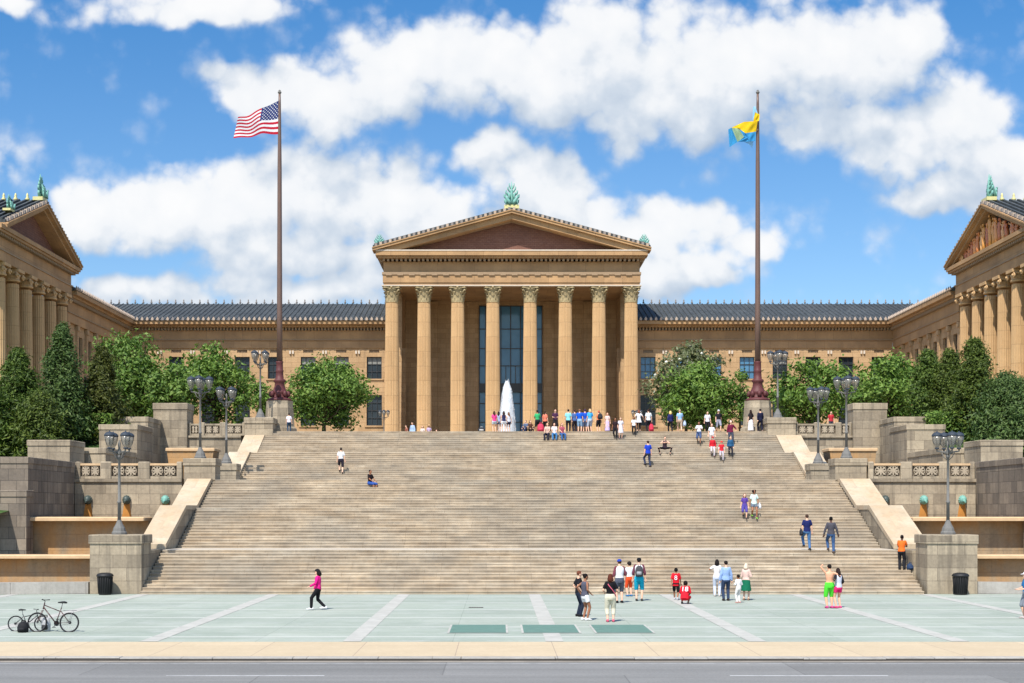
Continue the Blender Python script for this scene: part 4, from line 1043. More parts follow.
for i in range(260):      # arcs of spray thrown up from the nozzle
    q = rng.random()**.8; top = 6.6*(1-.85*q*q)*rng.uniform(.93,1.02); az = rng.uniform(0,6.283); R_ = (.1+.72*q)*rng.uniform(.5,1)
    zz = rng.uniform(.35, 1); t0 = zz*top; rr = R_*max(0.02,1-(t0/6.75))**.5*1.05+.05
    l = rng.uniform(.3,.8); c = (fx+rr*math.cos(az), 138+rr*math.sin(az), ZT+t0)
    m.tube([c, (c[0]+.05*math.cos(az), c[1]+.05*math.sin(az), c[2]-l*.5), (c[0]+.14*math.cos(az), c[1]+.14*math.sin(az), c[2]-l)], [.02,.075,.02], 5)
for i in range(1100):     # fine droplets and mist round the column
    q = rng.random()**.7; h_ = rng.uniform(.05,1)**.8; rr = (.1+.75*q)*(1-h_)**.5*1.12+rng.gauss(0,.07); az = rng.uniform(0,6.283); z_ = ZT+.3+6.4*h_+rng.gauss(0,.1)
    c = Vector((fx+rr*math.cos(az)+.12*(1-h_), 138+rr*math.sin(az), z_)); s_ = rng.uniform(.025,.065); l_ = rng.uniform(1,5)
    m.add([c+Vector((s_,0,0)),c+Vector((-s_*.5,s_*.8,0)),c+Vector((-s_*.5,-s_*.8,0)),c+Vector((0,0,s_*l_)),c-Vector((0,0,s_*l_))], [(0,1,3),(1,2,3),(2,0,3),(1,0,4),(2,1,4),(0,2,4)])
prof = [(.8,.3),(.8,1.2),(.77,2.4),(.69,3.6),(.57,4.7),(.46,5.6),(.34,6.2),(.2,6.6),(.05,6.8)]
for f_ in (1.08, .94, .8, .66, .52, .38, .24): m.lathe([(a*f_, b*(1-.05*(1.08-f_))) for a, b in prof], (fx,138,ZT), 20)
m.build('water_jet', water_mat(), ft)
dr = thing('drain_cover', W(476,607.5,58.3)[:2]+(0,), 'small dark drain slot let into the paving between two white bands', 'drain')
m = MB(); x0, y0 = dr.location.x, dr.location.y; m.box(x0-.3, x0+.3, y0-.16, y0+.16, -.01, .011)
for q in range(6): m.box(x0-.27+q*.1, x0-.22+q*.1, y0-.13, y0+.13, .011, .016)
m.build('grate', M['kerb'], dr)
# ------------------------------------------------------------------ bicycles
def bicycle(label, loc, s, rz, colour, r=.31, wb=1.08, rack=True):
    t = thing('bicycle', loc, label, 'bicycle', None, rz)
    fm = plain('bicycle paint', colour, .35, .5)
    def B(m, name, mat, par=None):
        o = bpy.data.objects.new(name, m.mesh(name)); COL.objects.link(o); o.parent = par or t; o.data.materials.append(mat); return o
    R = r
    for cx in (0, wb):
        w = MB(); n = 30
        w.tube([(cx+R*math.cos(2*math.pi*i/n), 0, R+R*math.sin(2*math.pi*i/n)) for i in range(n+1)], .025, 6, up=(0,1,0))
        wheel = B(w, 'wheel', M['rubber'])
        q = MB(); q.tube([(cx+R*.92*math.cos(2*math.pi*i/n), 0, R+R*.92*math.sin(2*math.pi*i/n)) for i in range(n+1)], .009, 5, up=(0,1,0)); B(q, 'rim', M['steel'], wheel)
        q = MB()
        for k in range(20):
            a = 2*math.pi*k/20; q.tube([(cx+.02*math.cos(a+.6),(-1)**k*.03,R+.02*math.sin(a+.6)),(cx+R*.92*math.cos(a),0,R+R*.92*math.sin(a))], .0022, 3)
        q.tube([(cx,-.05,R),(cx,.05,R)], .022, 8); B(q, 'spokes', M['steel'], wheel)
    sy, bb, hd = (.26*wb, R*(2.55 if rack else 2.25)), (.42*wb, R*.92), (.80*wb, R*(2.9 if rack else 2.4))
    f = MB()
    f.tube([(bb[0],0,bb[1]),(sy[0],0,sy[1])], .017, 8); f.tube([(bb[0],0,bb[1]),(hd[0]+.02,0,hd[1]-.09)], .021, 8)
    f.tube([(sy[0]+.03,0,sy[1]-.12),(hd[0],0,hd[1]-.02)], .016, 8); f.tube([(hd[0]+.035,0,hd[1]-.16),(hd[0]-.01,0,hd[1]+.04)], .022, 8)
    for y in (-.045, .045):
        f.tube([(0,y,R),(bb[0],y*.6,bb[1])], .009, 6); f.tube([(0,y,R),(sy[0]+.02,y*.4,sy[1]-.1)], .008, 6); f.tube([(hd[0]+.04,y,hd[1]-.18),(wb,y,R)], .012, 6)
    B(f, 'frame', fm)
    q = MB(); q.tube([(sy[0],0,sy[1]-.02),(sy[0]-.03,0,sy[1]+.16)], .013, 6); B(q, 'seat_post', M['steel'])
    q = MB(); q.loft([((sy[0]-.16,0,sy[1]+.17),.09,.03),((sy[0]-.08,0,sy[1]+.185),.085,.04),((sy[0]+.02,0,sy[1]+.18),.04,.03),((sy[0]+.12,0,sy[1]+.175),.02,.018)], side=(0,1,0), seg=10); B(q, 'saddle', M['black_plastic'])
    q = MB(); q.tube([(hd[0]-.01,0,hd[1]+.03),(hd[0]-.02,0,hd[1]+.12),(hd[0]+.05,0,hd[1]+.15)], .014, 6)
    q.tube([(hd[0]-.06,-.29,hd[1]+.16),(hd[0]+.02,-.18,hd[1]+.15),(hd[0]+.05,0,hd[1]+.15),(hd[0]+.02,.18,hd[1]+.15),(hd[0]-.06,.29,hd[1]+.16)], [.018,.012,.012,.012,.018], 6); B(q, 'handlebar', M['black_plastic'])
    q = MB(); q.tube([(bb[0],-.05,bb[1]),(bb[0],-.062,bb[1])], .09, 18); q.tube([(bb[0],-.08,bb[1]),(bb[0]+.11,-.08,bb[1]-.13)], .011, 6); q.tube([(bb[0],.08,bb[1]),(bb[0]-.11,.08,bb[1]+.13)], .011, 6)
    for a, b_, y in ((.11,-.13,-.12),(-.11,.13,.12)): q.box(bb[0]+a-.045, bb[0]+a+.045, y-.04, y+.04, bb[1]+b_-.012, bb[1]+b_+.012)
    q.tube([(0,-.055,R+.04),(bb[0],-.055,bb[1]+.09)], .005, 4); q.tube([(0,-.055,R-.04),(bb[0],-.055,bb[1]-.09)], .005, 4); q.tube([(0,-.06,R),(0,-.045,R)], .05, 12); B(q, 'crank', M['black_plastic'])
    if rack:
        q = MB()
        for y in (-.06, .0, .06): q.tube([(-.22,y,R*2.28),(.2,y,R*2.3)], .007, 5)
        for x in (-.2,-.08,.06,.18): q.tube([(x,-.07,R*2.285),(x,.07,R*2.285)], .006, 4)
        for y in (-.07,.07): q.tube([(-.12,y,R*2.28),(0,y*.8,R)], .006, 5)
        B(q, 'rack', M['steel'])
    t.scale = (s,s,s); t.rotation_euler = (rad(5 if rz > 1 else -5), 0, rz); return t
dA = 46.6
bicycle('adult bicycle with brown red frame and rear rack parked on the plaza', (WX(69,dA),dA,0), 1.0, math.pi-.08, (.06,.022,.02))
bicycle('smaller black bicycle leaning behind the brown red bicycle', (WX(14.5,dA+.25),dA+.35,0), .8, .02, (.02,.02,.022), rack=False)
def bag(name, label, cat, loc, w, h, d, col, col2=None, rz=0, strap=True):
    t = thing(name, loc, label, cat, None, rz); m = MB(); x, y, z = 0, 0, 0
    m.loft([((0,0,0),w*.42,d*.4),((0,0,h*.08),w*.5,d*.5),((0,0,h*.5),w*.52,d*.52),((0,0,h*.85),w*.4,d*.38),((0,0,h),w*.2,d*.2)], seg=14)
    def B(m, n, mt):
        o = bpy.data.objects.new(n, m.mesh(n)); COL.objects.link(o); o.parent = t; o.data.materials.append(mt)
    B(m, 'body', plain('bag fabric', col, .75, .2))
    if strap:
        q = MB(); q.tube([(-w*.15,0,h*.95),(-w*.12,0,h*1.15),(w*.12,0,h*1.15),(w*.15,0,h*.95)], .018, 5); B(q, 'strap', plain('bag strap', col2 or col, .75, .2))
        q = MB(); q.loft([((0,-d*.5,h*.15),w*.3,.05),((0,-d*.52,h*.3),w*.34,.07),((0,-d*.5,h*.48),w*.3,.05)], seg=10); B(q, 'pocket', plain('bag pocket', col2 or col, .75, .2))
    return t
bag('backpack','black bag standing between the wheels of the two bicycles','bag',(WX(24,dA),dA-.1,0),.36,.34,.3,(.012,.012,.014))
bag('backpack','pale grey bag standing at the front wheels of the bicycles','bag',(WX(44,dA+.1),dA+.3,0),.3,.46,.25,(.4,.4,.4),(.03,.03,.03))
# ------------------------------------------------------------------ people
_tmp = bpy.data.scenes.new('scratch')
def fuse(m, voxel, smooth=2):
    """union of overlapping closed shapes as one continuous skin"""
    me = m.mesh('t'); o = bpy.data.objects.new('t', me); _tmp.collection.objects.link(o)
    r = o.modifiers.new('r', 'REMESH'); r.mode = 'VOXEL'; r.voxel_size = voxel; r.use_smooth_shade = True
    if smooth: s = o.modifiers.new('s', 'SMOOTH'); s.factor = .5; s.iterations = smooth
    vl = _tmp.view_layers[0]; vl.update(); dg = vl.depsgraph; dg.update()
    out = bpy.data.meshes.new_from_object(o.evaluated_get(dg), depsgraph=dg)
    bpy.data.objects.remove(o); bpy.data.meshes.remove(me)
    out.polygons.foreach_set('use_smooth', [True]*len(out.polygons)); return out
_pm = {}
def pmat(kind, c):
    k = (kind, c)
    if k not in _pm:
        c = tuple(v*(.93 if kind == 'skin' else .91) for v in c)
        t = NT(kind); o = t.obj()
        if kind == 'skin': t.out(t.mix(.15, (*srgb(*c),1), t.ramp(t.noise(o, 9, 3, .6), [(.3,(.6,.6,.6)),(.7,(1,1,1))]), 'MULTIPLY'), .55, .3)
        else:
            f = t.noise(t.map(o, (1,1,.5)), 7, 4, .65)
            t.out(t.mix(.38, (*srgb(*c),1), t.ramp(f, [(.28,(.4,.4,.4)),(.68,(1,1,1))]), 'MULTIPLY'), .8, .15, f, .5, .03)
        _pm[k] = t.m
    return _pm[k]
def ik(a, b, l1, l2, pole):
    a, b, pole = Vector(a), Vector(b), Vector(pole); d = b-a; L = min(d.length, (l1+l2)*.995)
    if L < .05: L = .05
    u = d.normalized(); b = a+u*L
    x = (l1*l1-l2*l2+L*L)/(2*L); h = math.sqrt(max(0, l1*l1-x*x))
    p = pole-u*pole.dot(u); p = p.normalized() if p.length > 1e-4 else Vector((0,1,0))
    return a+u*x+p*h, b
SK1, SK2, SK3 = (226,178,150), (150,100,72), (84,54,40)
def person(label, loc, H, rot, pose='stand', top=None, bottom=None, hair=(40,28,22), hs='short', skin=SK1, shoes=(40,40,42), hat=None, hands=None, feet=None,
           female=False, lean=0, pel=None, look=0, vox=.017, number=None, extra=None, child=False, face=True, group=None, sit=.46):
    t = thing('person', loc, label, 'person', group, rad(rot)); s = H/1.75
    fw = .9 if female else 1.0; hd = 1.18 if child else 1.0
    py, pz = 0, .93
    if pose == 'stand': ft = [(-.10,0,0),(.11,.03,0)]
    elif pose == 'walk': ft = [(-.09,.27,.01),(.09,-.27,.05)]; pz = .89
    elif pose == 'climb': ft = [(-.1,.2,RI/s),(.1,-.14,0)]; pz = .93
    elif pose == 'descend': ft = [(-.1,.22,-.0),(.1,-.12,RI/s)]; pz = .90
    elif pose == 'sit': ft = [(-.12,.46,0),(.13,.42,0)]; pz = sit/s+.1; py = 0
    elif pose == 'crouch': ft = [(-.14,.02,0),(.15,-.06,.0)]; pz = .34; py = -.12; lean = lean or 32
    elif pose == 'squat': ft = [(-.36,.05,0),(.36,.05,0)]; pz = .52; py = -.15; lean = lean or 15
    if feet: ft = feet
    if pel: py, pz = pel
    lr = rad(lean); ax = Vector((0, math.sin(lr), math.cos(lr))); P0 = Vector((0, py, pz)); N = P0+ax*.535
    fwd = Vector((0, math.cos(lr), -math.sin(lr)))
    hips = [P0+Vector((sx*.095*(1.04 if female else 1),0,-.03)) for sx in (-1,1)]
    shs = [P0+ax*.485+Vector((sx*.178*fw,0,0)) for sx in (-1,1)]
    head = N+Vector((0,.035,.15 if lean < 25 else .12))
    legs, arms = [], []
    for i, sx in enumerate((-1,1)):
        ank = Vector(ft[i])+Vector((0,0,.085))
        pole = Vector((sx*.15,1,.15)) if pose != 'squat' else Vector((sx*1,.5,.2))
        kn, ank = ik(hips[i], ank, .43, .42, pole); legs.append((hips[i], kn, ank))
        hp = (hands[i] if hands and hands[i] else None)
        if hp is None:
            if pose in ('walk',): hp = (sx*.25, .2*(1 if i else -1), .84)
            elif pose == 'sit': hp = (sx*.14, .36, pz+.12)
            elif pose == 'crouch': hp = (sx*.12, .36, .4)
            elif pose == 'squat': hp = (sx*.1, .25, pz+.35)
            else: hp = (sx*.27, .03, pz-.12)
        pl = Vector((sx*.5,-1,-.2)) if pose not in ('squat',) else Vector((sx*1,-.3,-.3))
        el, wr = ik(shs[i], hp, .285, .255, pl); arms.append((shs[i], el, wr))
    S = lambda v: Vector(v)*s
    def link(o_name, me, mat, par=t):
        o = bpy.data.objects.new(o_name, me); COL.objects.link(o); o.parent = par; me.materials.clear(); me.materials.append(mat); return o
    def tb(m, pts, rs, seg=10, **k): m.tube([S(p) for p in pts], [r*s for r in rs], seg, round_end=True, **k)
    def lf(m, rings, seg=16): m.loft([(S(c), a*s, b*s) for c, a, b in rings], seg=seg)
    tors = lambda e, lo=-.12, hi=.55: [(P0+ax*z_, w_*fw_+e, d_+e) for z_, w_, d_, fw_ in ((-.12,.125,.10,1),(-.04,.165,.118,1),(.06,.16,.112,1),(.17,.138,.1,fw*.97),(.3,.158,.115,fw),(.42,.178,.112,fw),(.49,.165,.09,fw),(.525,.1,.065,fw)) if lo <= z_ <= hi]
    # body: one continuous surface
    b = MB(); lf(b, tors(0))
    tb(b, [P0+ax*.48, N+ax*.03, head-Vector((0,.01,.04))], [.075,.056,.052])
    b.ball(S(head+Vector((0,.0,.02))), .076*s*hd, .095*s*hd, .105*s*hd, 16, 12); b.ball(S(head+Vector((0,.022,-.06*hd))), .055*s*hd, .065*s*hd, .055*s*hd, 12, 8)
    if face:
        b.ball(S(head+Vector((0,.098*hd,-.012))), .014*s, .02*s, .026*s, 8, 6)
        b.ball(S(head+Vector((0,.078*hd,-.062*hd))), .026*s, .014*s, .012*s, 8, 6)
        for sx in (-1,1): b.ball(S(head+Vector((sx*.078*hd,-.012,-.005))), .014*s, .026*s, .034*s, 8, 6)
    for (h, k, a) in legs:
        tb(b, [h, h.lerp(k,.5), k, k.lerp(a,.3), a], [.088,.074,.056,.056,.038], 12)
        f = a-Vector((0,0,.085)); b.loft([(S(f+Vector((0,y,zz))), w_*s, h_*s) for y, zz, w_, h_ in ((-.07,.05,.03,.04),(-.02,.05,.036,.046),(.08,.035,.042,.032),(.16,.02,.04,.018),(.19,.018,.02,.012))], seg=10)
    for i, (h, e, w) in enumerate(arms):
        sx = (-1,1)[i]
        tb(b, [h-Vector((sx*.02,0,.01)), h.lerp(e,.5), e, e.lerp(w,.4), w], [.05,.043,.036,.036,.026], 10)
        dv = (w-e).normalized(); sd = dv.cross(Vector((0,1,0) if abs(dv.y) < .8 else (0,0,1))).normalized(); nn = sd.cross(dv)
        b.tube([S(w-dv*.01), S(w+dv*.04), S(w+dv*.085)], [.03*s,.041*s,.038*s], 8, flat=.55, up=nn, round_end=True)
        for q, (off, ln) in enumerate(((-.03,.068),(-.010,.078),(.011,.072),(.031,.058))):
            p0 = w+dv*.08+sd*off; b.tube([S(p0), S(p0+dv*ln*.5+nn*.008), S(p0+dv*ln+nn*.03)], [.0095*s,.009*s,.008*s], 6, round_end=True)
        b.tube([S(w+dv*.02+sd*.028), S(w+dv*.05+sd*.055), S(w+dv*.085+sd*.06+nn*.012)], [.013*s,.011*s,.009*s], 6, round_end=True)
    body = link('body', fuse(b, vox*s*(.8 if vox < .018 else 1)), pmat('skin', skin))
    if face and vox < .018:
        for sx in (-1,1):
            e = MB(); e.ball(S(head+Vector((sx*.03,.088*hd,.012))), .009*s, .006*s, .007*s, 8, 6); link('eye', e.mesh('eye'), pmat('eye', (25,20,18)))
    # clothes
    def sleeve(m, amt, e):
        for i, (h, el, w) in enumerate(arms):
            if amt <= 1: tb(m, [h-Vector(((-1,1)[i]*.03,0,.0)), h.lerp(el, amt)], [.062+e, .058+e*.6])
            else: tb(m, [h-Vector(((-1,1)[i]*.03,0,.0)), el, el.lerp(w, amt-1)], [.06+e,.05+e,.04+e*.7])
    def pant(m, amt, e, fl=0):
        lf(m, [(P0+ax*-.13,.125+e,.105+e),(P0+ax*-.04,.168+e,.122+e),(P0+ax*.05,.163+e,.116+e),(P0+ax*.10,.15+e,.108+e)])
        for h, k, a in legs:
            if amt <= 1: tb(m, [h, h.lerp(k,.5), h.lerp(k, amt)], [.092+e,.084+e+fl,.08+e+fl])
            else: tb(m, [h, h.lerp(k,.5), k, k.lerp(a, amt-1)], [.09+e,.08+e,.066+e,.05+e+fl])
    if top:
        kind, c = top[0], top[1]; m = MB()
        if kind == 'dress':
            lf(m, tors(.016, 0, .55)); sleeve(m, .55, .01)
            ln = top[2] if len(top) > 2 else .5
            lf(m, [(P0+Vector((0,0,-ln)),.25,.22),(P0+Vector((0,0,-ln*.5)),.21,.18),(P0+Vector((0,0,.0)),.18,.135),(P0+ax*.14,.155,.115)])
        else:
            lo = -.06 if kind != 'crop' else .06
            lf(m, tors(.02, lo, .53))
            if kind in ('tee','crop'): sleeve(m, .62, .012)
            elif kind == 'long': sleeve(m, 1.92, .01)
            elif kind == 'jersey': sleeve(m, .8, .02); lf(m, [(P0+ax*-.14,.19,.14),(P0+ax*.2,.18,.135),(P0+ax*.4,.19,.13)])
        sh = link('shirt' if kind != 'dress' else 'dress', fuse(m, vox*s), pmat('cloth', c))
        if kind == 'raglan' or (len(top) > 3):
            pass
        if number:
            cu = bpy.data.curves.new('jersey_number', 'FONT'); cu.body = number[0]; cu.size = number[1]*s; cu.align_x = 'CENTER'; cu.align_y = 'CENTER'; cu.extrude = .004
            co_ = bpy.data.objects.new('t', cu); _tmp.collection.objects.link(co_); vl = _tmp.view_layers[0]; vl.update(); dg = vl.depsgraph; dg.update()
            o = link('jersey_number', bpy.data.meshes.new_from_object(co_.evaluated_get(dg), depsgraph=dg), pmat('cloth', (245,245,245))); bpy.data.objects.remove(co_)
            o.matrix_local = Matrix.Translation(S(P0+ax*.3-fwd*(.165))) @ Matrix((Vector((1,0,0)), ax, -fwd)).transposed().to_4x4()
    if extra and 'sleeves' in extra:
        m = MB(); sleeve(m, 1.25, .012); link('sleeves', fuse(m, vox*s), pmat('cloth', extra['sleeves']))
    if bottom:
        kind, c = bottom; m = MB()
        if kind == 'trousers': pant(m, 1.97, .012)
        elif kind == 'capri': pant(m, 1.5, .026)
        elif kind == 'leggings': pant(m, 1.75, .004)
        elif kind == 'shorts': pant(m, 1.02, .02, .012)
        elif kind == 'mini': pant(m, .5, .014)
        elif kind == 'skirt': pant(m, .3, .012); lf(m, [(P0+Vector((0,0,-.48)),.26,.24),(P0+Vector((0,0,-.2)),.22,.19),(P0+Vector((0,0,.06)),.175,.13)])
        elif kind == 'long_skirt': lf(m, [(P0+Vector((0,0,-.8)),.24,.22),(P0+Vector((0,0,-.3)),.21,.18),(P0+Vector((0,0,.08)),.17,.13)])
        link({'trousers':'trousers','capri':'trousers','leggings':'leggings','shorts':'shorts','mini':'shorts','skirt':'skirt','long_skirt':'skirt'}[kind], fuse(m, vox*s), pmat('cloth', c))
    if shoes:
        for h, k, a in legs:
            f = a-Vector((0,0,.085)); m = MB()
            m.loft([(S(f+Vector((0,y,zz))), w_*s, h_*s) for y, zz, w_, h_ in ((-.1,.05,.02,.03),(-.085,.05,.042,.05),(-.01,.055,.047,.056),(.08,.043,.054,.043),(.17,.03,.05,.03),(.215,.025,.02,.015))], seg=12)
            link('shoe', m.mesh('shoe'), pmat('cloth', shoes))
    if hair:
        m = MB(); m.ball(S(head+Vector((0,-.022,.042))), .088*s*hd, .1*s*hd, .098*s*hd, 14, 10)
        if hs in ('long','bob','pony'):
            bk = {'long':.32,'bob':.16,'pony':.26}[hs]; wd = {'long':.085,'bob':.1,'pony':.045}[hs]
            tb(m, [head+Vector((0,-.06,.03)), head+Vector((0,-.09,-.06)), head-ax*(bk*.75)+Vector((0,-.1,0)), head-ax*bk+Vector((0,-.1,0))], [wd*.8,wd,wd*.95,wd*.5])
            if hs != 'pony':
                for sx in (-1,1): tb(m, [head+Vector((sx*.07,-.02,.02)), head+Vector((sx*.085,-.02,-.07)), head+Vector((sx*.09,-.03,-.15))], [.03,.03,.015])
        if hs == 'curly':
            for q in range(16): an = q*2.4; m.ball(S(head+Vector((.08*math.cos(an),-.03+.08*math.sin(an),.04+.05*math.sin(q*1.7)))), .05*s)
        if hs == 'bun': m.ball(S(head+Vector((0,-.1,.09))), .05*s)
        link('hair', fuse(m, .016*s), pmat('hair', hair))
    if hat:
        m = MB(); m.ball(S(head+Vector((0,-.012,.065))), .094*s*hd, .108*s*hd, .082*s*hd, 14, 8)
        if len(hat) > 1 and hat[1] == 'wide': m.lathe([(.19*s,0),(.17*s,.012*s),(.1*s,.02*s)], S(head+Vector((0,-.01,.055))), 18)
        else: m.loft([(S(head+Vector((0,.06,.062))),.075*s,.012*s),(S(head+Vector((0,.13,.056))),.07*s,.01*s),(S(head+Vector((0,.185,.046))),.045*s,.006*s)], seg=12)
        link('hat', m.mesh('hat'), pmat('cloth', hat[0]))
    if extra and 'strap' in extra:
        m = MB(); a = [P0+ax*.5+Vector((-.1,.0,0)), P0+ax*.42+Vector((-.08,-.145,0)), P0+ax*.25+Vector((.06,-.15,0)), P0+ax*.08+Vector((.18,-.1,0)), P0+Vector((.205,0,-.02))]
        m.tube([S(p) for p in a], .018*s, 6); link('bag_strap', m.mesh('bag_strap'), pmat('cloth', extra['strap']))
    return t
def at_px(px, py):
    """spot on plaza or steps whose foot shows at photo row py"""
    d = 40.0
    while d < DTOP+.5:
        z = ground_z(d)
        if VY-(z-H0)*F/d <= py:
            break
        d += .02
    # stand on the middle of that tread
    for s0, n in FL:
        if s0 <= d < s0+n*TR: d = s0+TR*(int((d-s0)/TR)+.5)
    return (WX(px, d), d, ground_z(d))
def carry(name, label, p, off, w, h, d_, col, col2=None, rz=0): # bag worn or carried by person p
    R = Matrix.Rotation(p.rotation_euler.z, 3, 'Z'); l = p.location + R @ Vector(off)
    return bag(name, label, 'bag' if name != 'backpack' else 'backpack', l, w, h, d_, col, col2, rz=p.rotation_euler.z)
WT = (235,235,236)
# --- on the plaza
person('walker in magenta top and black trousers with dark cap, alone on the plaza', at_px(318,610), 1.68, 90, 'walk', ('long',(236,30,132)), ('trousers',(24,24,28)), (30,24,22), 'bob', SK1, (240,240,240), hat=((32,30,34),), female=True, hands=[(-.2,.3,1.0),None])
person('woman in grey tank top and white shorts beside person in black', at_px(585,620.5), 1.70, -60, 'stand', ('tank',(84,84,98)), ('mini',(238,236,236)), (26,20,20), 'bun', SK2, (240,238,236), female=True, hands=[(-.3,-.02,1.02),(.16,.16,1.0)])
person('person in black tee and dark jeans, hands on hips, beside the woman in white shorts', (WX(579,53.2),53.4,0), 1.72, -75, 'stand', ('tee',(26,26,32)), ('trousers',(36,44,62)), (112,62,44), 'short', SK1, (30,30,32), hands=[(-.19,.04,.98),(.2,.04,.98)])
person('woman with auburn hair in black top and cream capri trousers with pink bag strap', at_px(610.4,622), 1.72, 0, 'stand', ('tee',(22,20,24)), ('capri',(222,214,190)), (88,42,28), 'bob', SK1, (214,96,120), female=True, hands=[(-.2,.2,1.05),(.18,.22,1.05)], extra={'strap':(214,100,120)})
person('tall man in white shirt and blue cap with dark grey shorts', at_px(619.5,603), 1.88, 10, 'stand', ('tank',WT), ('shorts',(86,90,104)), (60,40,30), 'short', SK1, (28,28,30), hat=((36,66,168),), extra={'sleeves':(122,62,74)}, hands=[None,(.16,.26,1.1)])
person('boy in white shirt and orange red shorts between two taller men', at_px(629.5,596.5), 1.60, 20, 'stand', ('tee',WT), ('shorts',(238,84,40)), (40,28,24), 'short', SK1, (60,120,170), hat=((40,34,34),), extra={'sleeves':(122,62,74)}, child=True)
p7 = person('man in white shirt and turquoise shorts wearing a backpack and black cap', at_px(639,601), 1.90, -8, 'stand', ('tank',WT), ('shorts',(26,172,204)), (30,24,22), 'short', SK1, (70,66,62), hat=((28,28,32),), extra={'sleeves':(112,58,74)})
carry('backpack', 'dark grey backpack on the man in turquoise shorts', p7, (.02,-.21,1.08), .34, .48, .2, (.05,.05,.055), (.25,.26,.27))
person('standing boy in red sports jersey and black shorts', at_px(676,600), 1.45, -10, 'walk', ('jersey',(220,26,44)), ('shorts',(26,26,30)), (22,18,18), 'short', SK2, (200,200,205), child=True, number=('8',.34))
person('boy in red jersey with large white number crouching on the plaza', at_px(685,604), 1.62, -15, 'crouch', ('jersey',(222,28,46)), ('shorts',(216,24,40)), (30,22,20), 'short', SK2, (60,58,56), child=True, number=('18',.34))
person('woman with black hair in white top and pale trousers holding an arm up', at_px(717,596.5), 1.72, -12, 'stand', ('tee',(238,232,228)), ('trousers',(212,218,234)), (24,18,18), 'bob', SK2, (200,190,180), female=True, hands=[(-.3,.12,1.25),None])
person('man in pale blue shirt and jeans with his back turned at the stair foot', at_px(726,600.8), 1.77, 5, 'stand', ('long',(150,178,222)), ('trousers',(52,66,94)), (30,24,22), 'short', SK1, (50,40,34))
person('small child dressed all in white holding hands at the stair foot', at_px(738.5,603), 1.22, 30, 'stand', ('long',(240,236,234)), ('trousers',(238,234,230)), (28,22,20), 'short', SK2, (200,150,140), child=True, hands=[(-.2,.2,1.1),(.22,.2,1.0)])
person('woman with pale scarf and dark green wrap skirt at the stair foot', at_px(746,600.3), 1.64, -25, 'stand', ('long',(232,196,182)), ('skirt',(14,104,74)), (230,206,180), 'bob', SK1, (150,120,100), female=True, hands=[(-.1,.24,1.2),(.12,.24,1.2)])
p14 = at_px(829.5,608.3)
person('shirtless man in lime green shorts with one arm raised', p14, 1.80, 5, 'stand', None, ('shorts',(92,232,62)), (28,22,20), 'short', (222,164,130), (214,80,140), hands=[(-.24,.22,1.68),(.32,.12,1.30)])
person('woman in pink shorts and black vest hugging the shirtless man', (p14[0]+.36,p14[1]+.02,0), 1.64, 20, 'stand', ('tank',(210,212,226)), ('mini',(236,44,120)), (44,30,28), 'long', (222,170,140), (222,70,130), female=True, hands=[(-.3,.0,1.12),(.2,.14,.95)], extra={'sleeves':(34,32,38)})
person('person in white cap, blue tee and grey shorts at the right photo edge', at_px(1026.5,618.5), 1.72, 95, 'stand', ('tee',(44,122,182)), ('shorts',(132,138,148)), (60,44,40), 'short', SK1, (180,170,165), hat=((240,238,240),), hands=[(-.14,.3,1.1),(.12,.3,1.1)])
# --- on the steps
p16 = at_px(901.5,572.5)
person('man in orange tee leaning on the end pier of the stair', p16, 1.72, -28, 'stand', ('tee',(240,112,40)), ('trousers',(36,36,42)), (24,20,20), 'short', SK3, (34,34,36), hands=[(-.1,.42,1.12),(.12,.46,1.15)], lean=10)
bag('backpack', 'dark blue bag on the step beside the man in orange', 'bag', (p16[0]+.42,p16[1]-.05,p16[2]), .36, .32, .26, (.02,.04,.09))
pn = at_px(807,550)
person('man in navy tee and jeans climbing with a shoulder bag', pn, 1.80, 4, 'climb', ('tee',(30,38,92)), ('trousers',(74,114,160)), (70,50,42), 'short', SK1, (50,44,40))
bag('shoulder_bag', 'dark shoulder bag at the hip of the man in navy tee', 'bag', (pn[0]-.3,pn[1],pn[2]+.72), .16, .34, .3, (.02,.022,.03))
person('man in dark grey shirt and blue jeans climbing beside the man in navy', at_px(831,554), 1.84, -4, 'climb', ('long',(78,76,84)), ('trousers',(58,88,130)), (18,14,14), 'short', SK3, (90,70,60), hands=[(-.34,.02,.86),(.34,.02,.86)])
person('girl in purple top and shorts coming down the steps', at_px(744.6,520), 1.42, 175, 'descend', ('tee',(92,66,150)), ('shorts',(82,70,150)), (110,66,48), 'long', SK1, (70,54,60), child=True, female=True)
pw = at_px(754,520.5)
person('woman in pale mint top and denim shorts with green socks coming down', pw, 1.64, 185, 'descend', ('tee',(214,236,230)), ('mini',(104,116,130)), (36,26,24), 'curly', SK2, (130,190,70), female=True, hands=[(-.2,.2,1.0),None])
bag('shopping_bag', 'white bag held by the woman in pale mint top', 'bag', (pw[0]+.3,pw[1],pw[2]+.55), .2, .3, .14, (.7,.7,.72))
person('man in white tee and dark shorts alone on the left of the steps', at_px(341,475.5), 1.72, 5, 'climb', ('tee',WT), ('shorts',(44,40,52)), (44,36,34), 'short', SK1, (60,44,40))
person('woman in black top and blue shorts sitting alone on the steps', (WX(370.5,84.3),84.0,ground_z(83.3)), 1.66, -130, 'sit', ('tee',(34,24,26)), ('shorts',(48,84,160)), (34,22,20), 'short', SK2, (120,100,100), female=True, sit=.32, feet=[(-.1,.42,-.13),(.12,.5,-.13)])
person('man in bright blue tee standing on the upper steps', at_px(648,469), 1.78, 20, 'climb', ('tee',(30,66,190)), ('trousers',(52,60,84)), (60,40,30), 'short', SK1, (50,40,36))
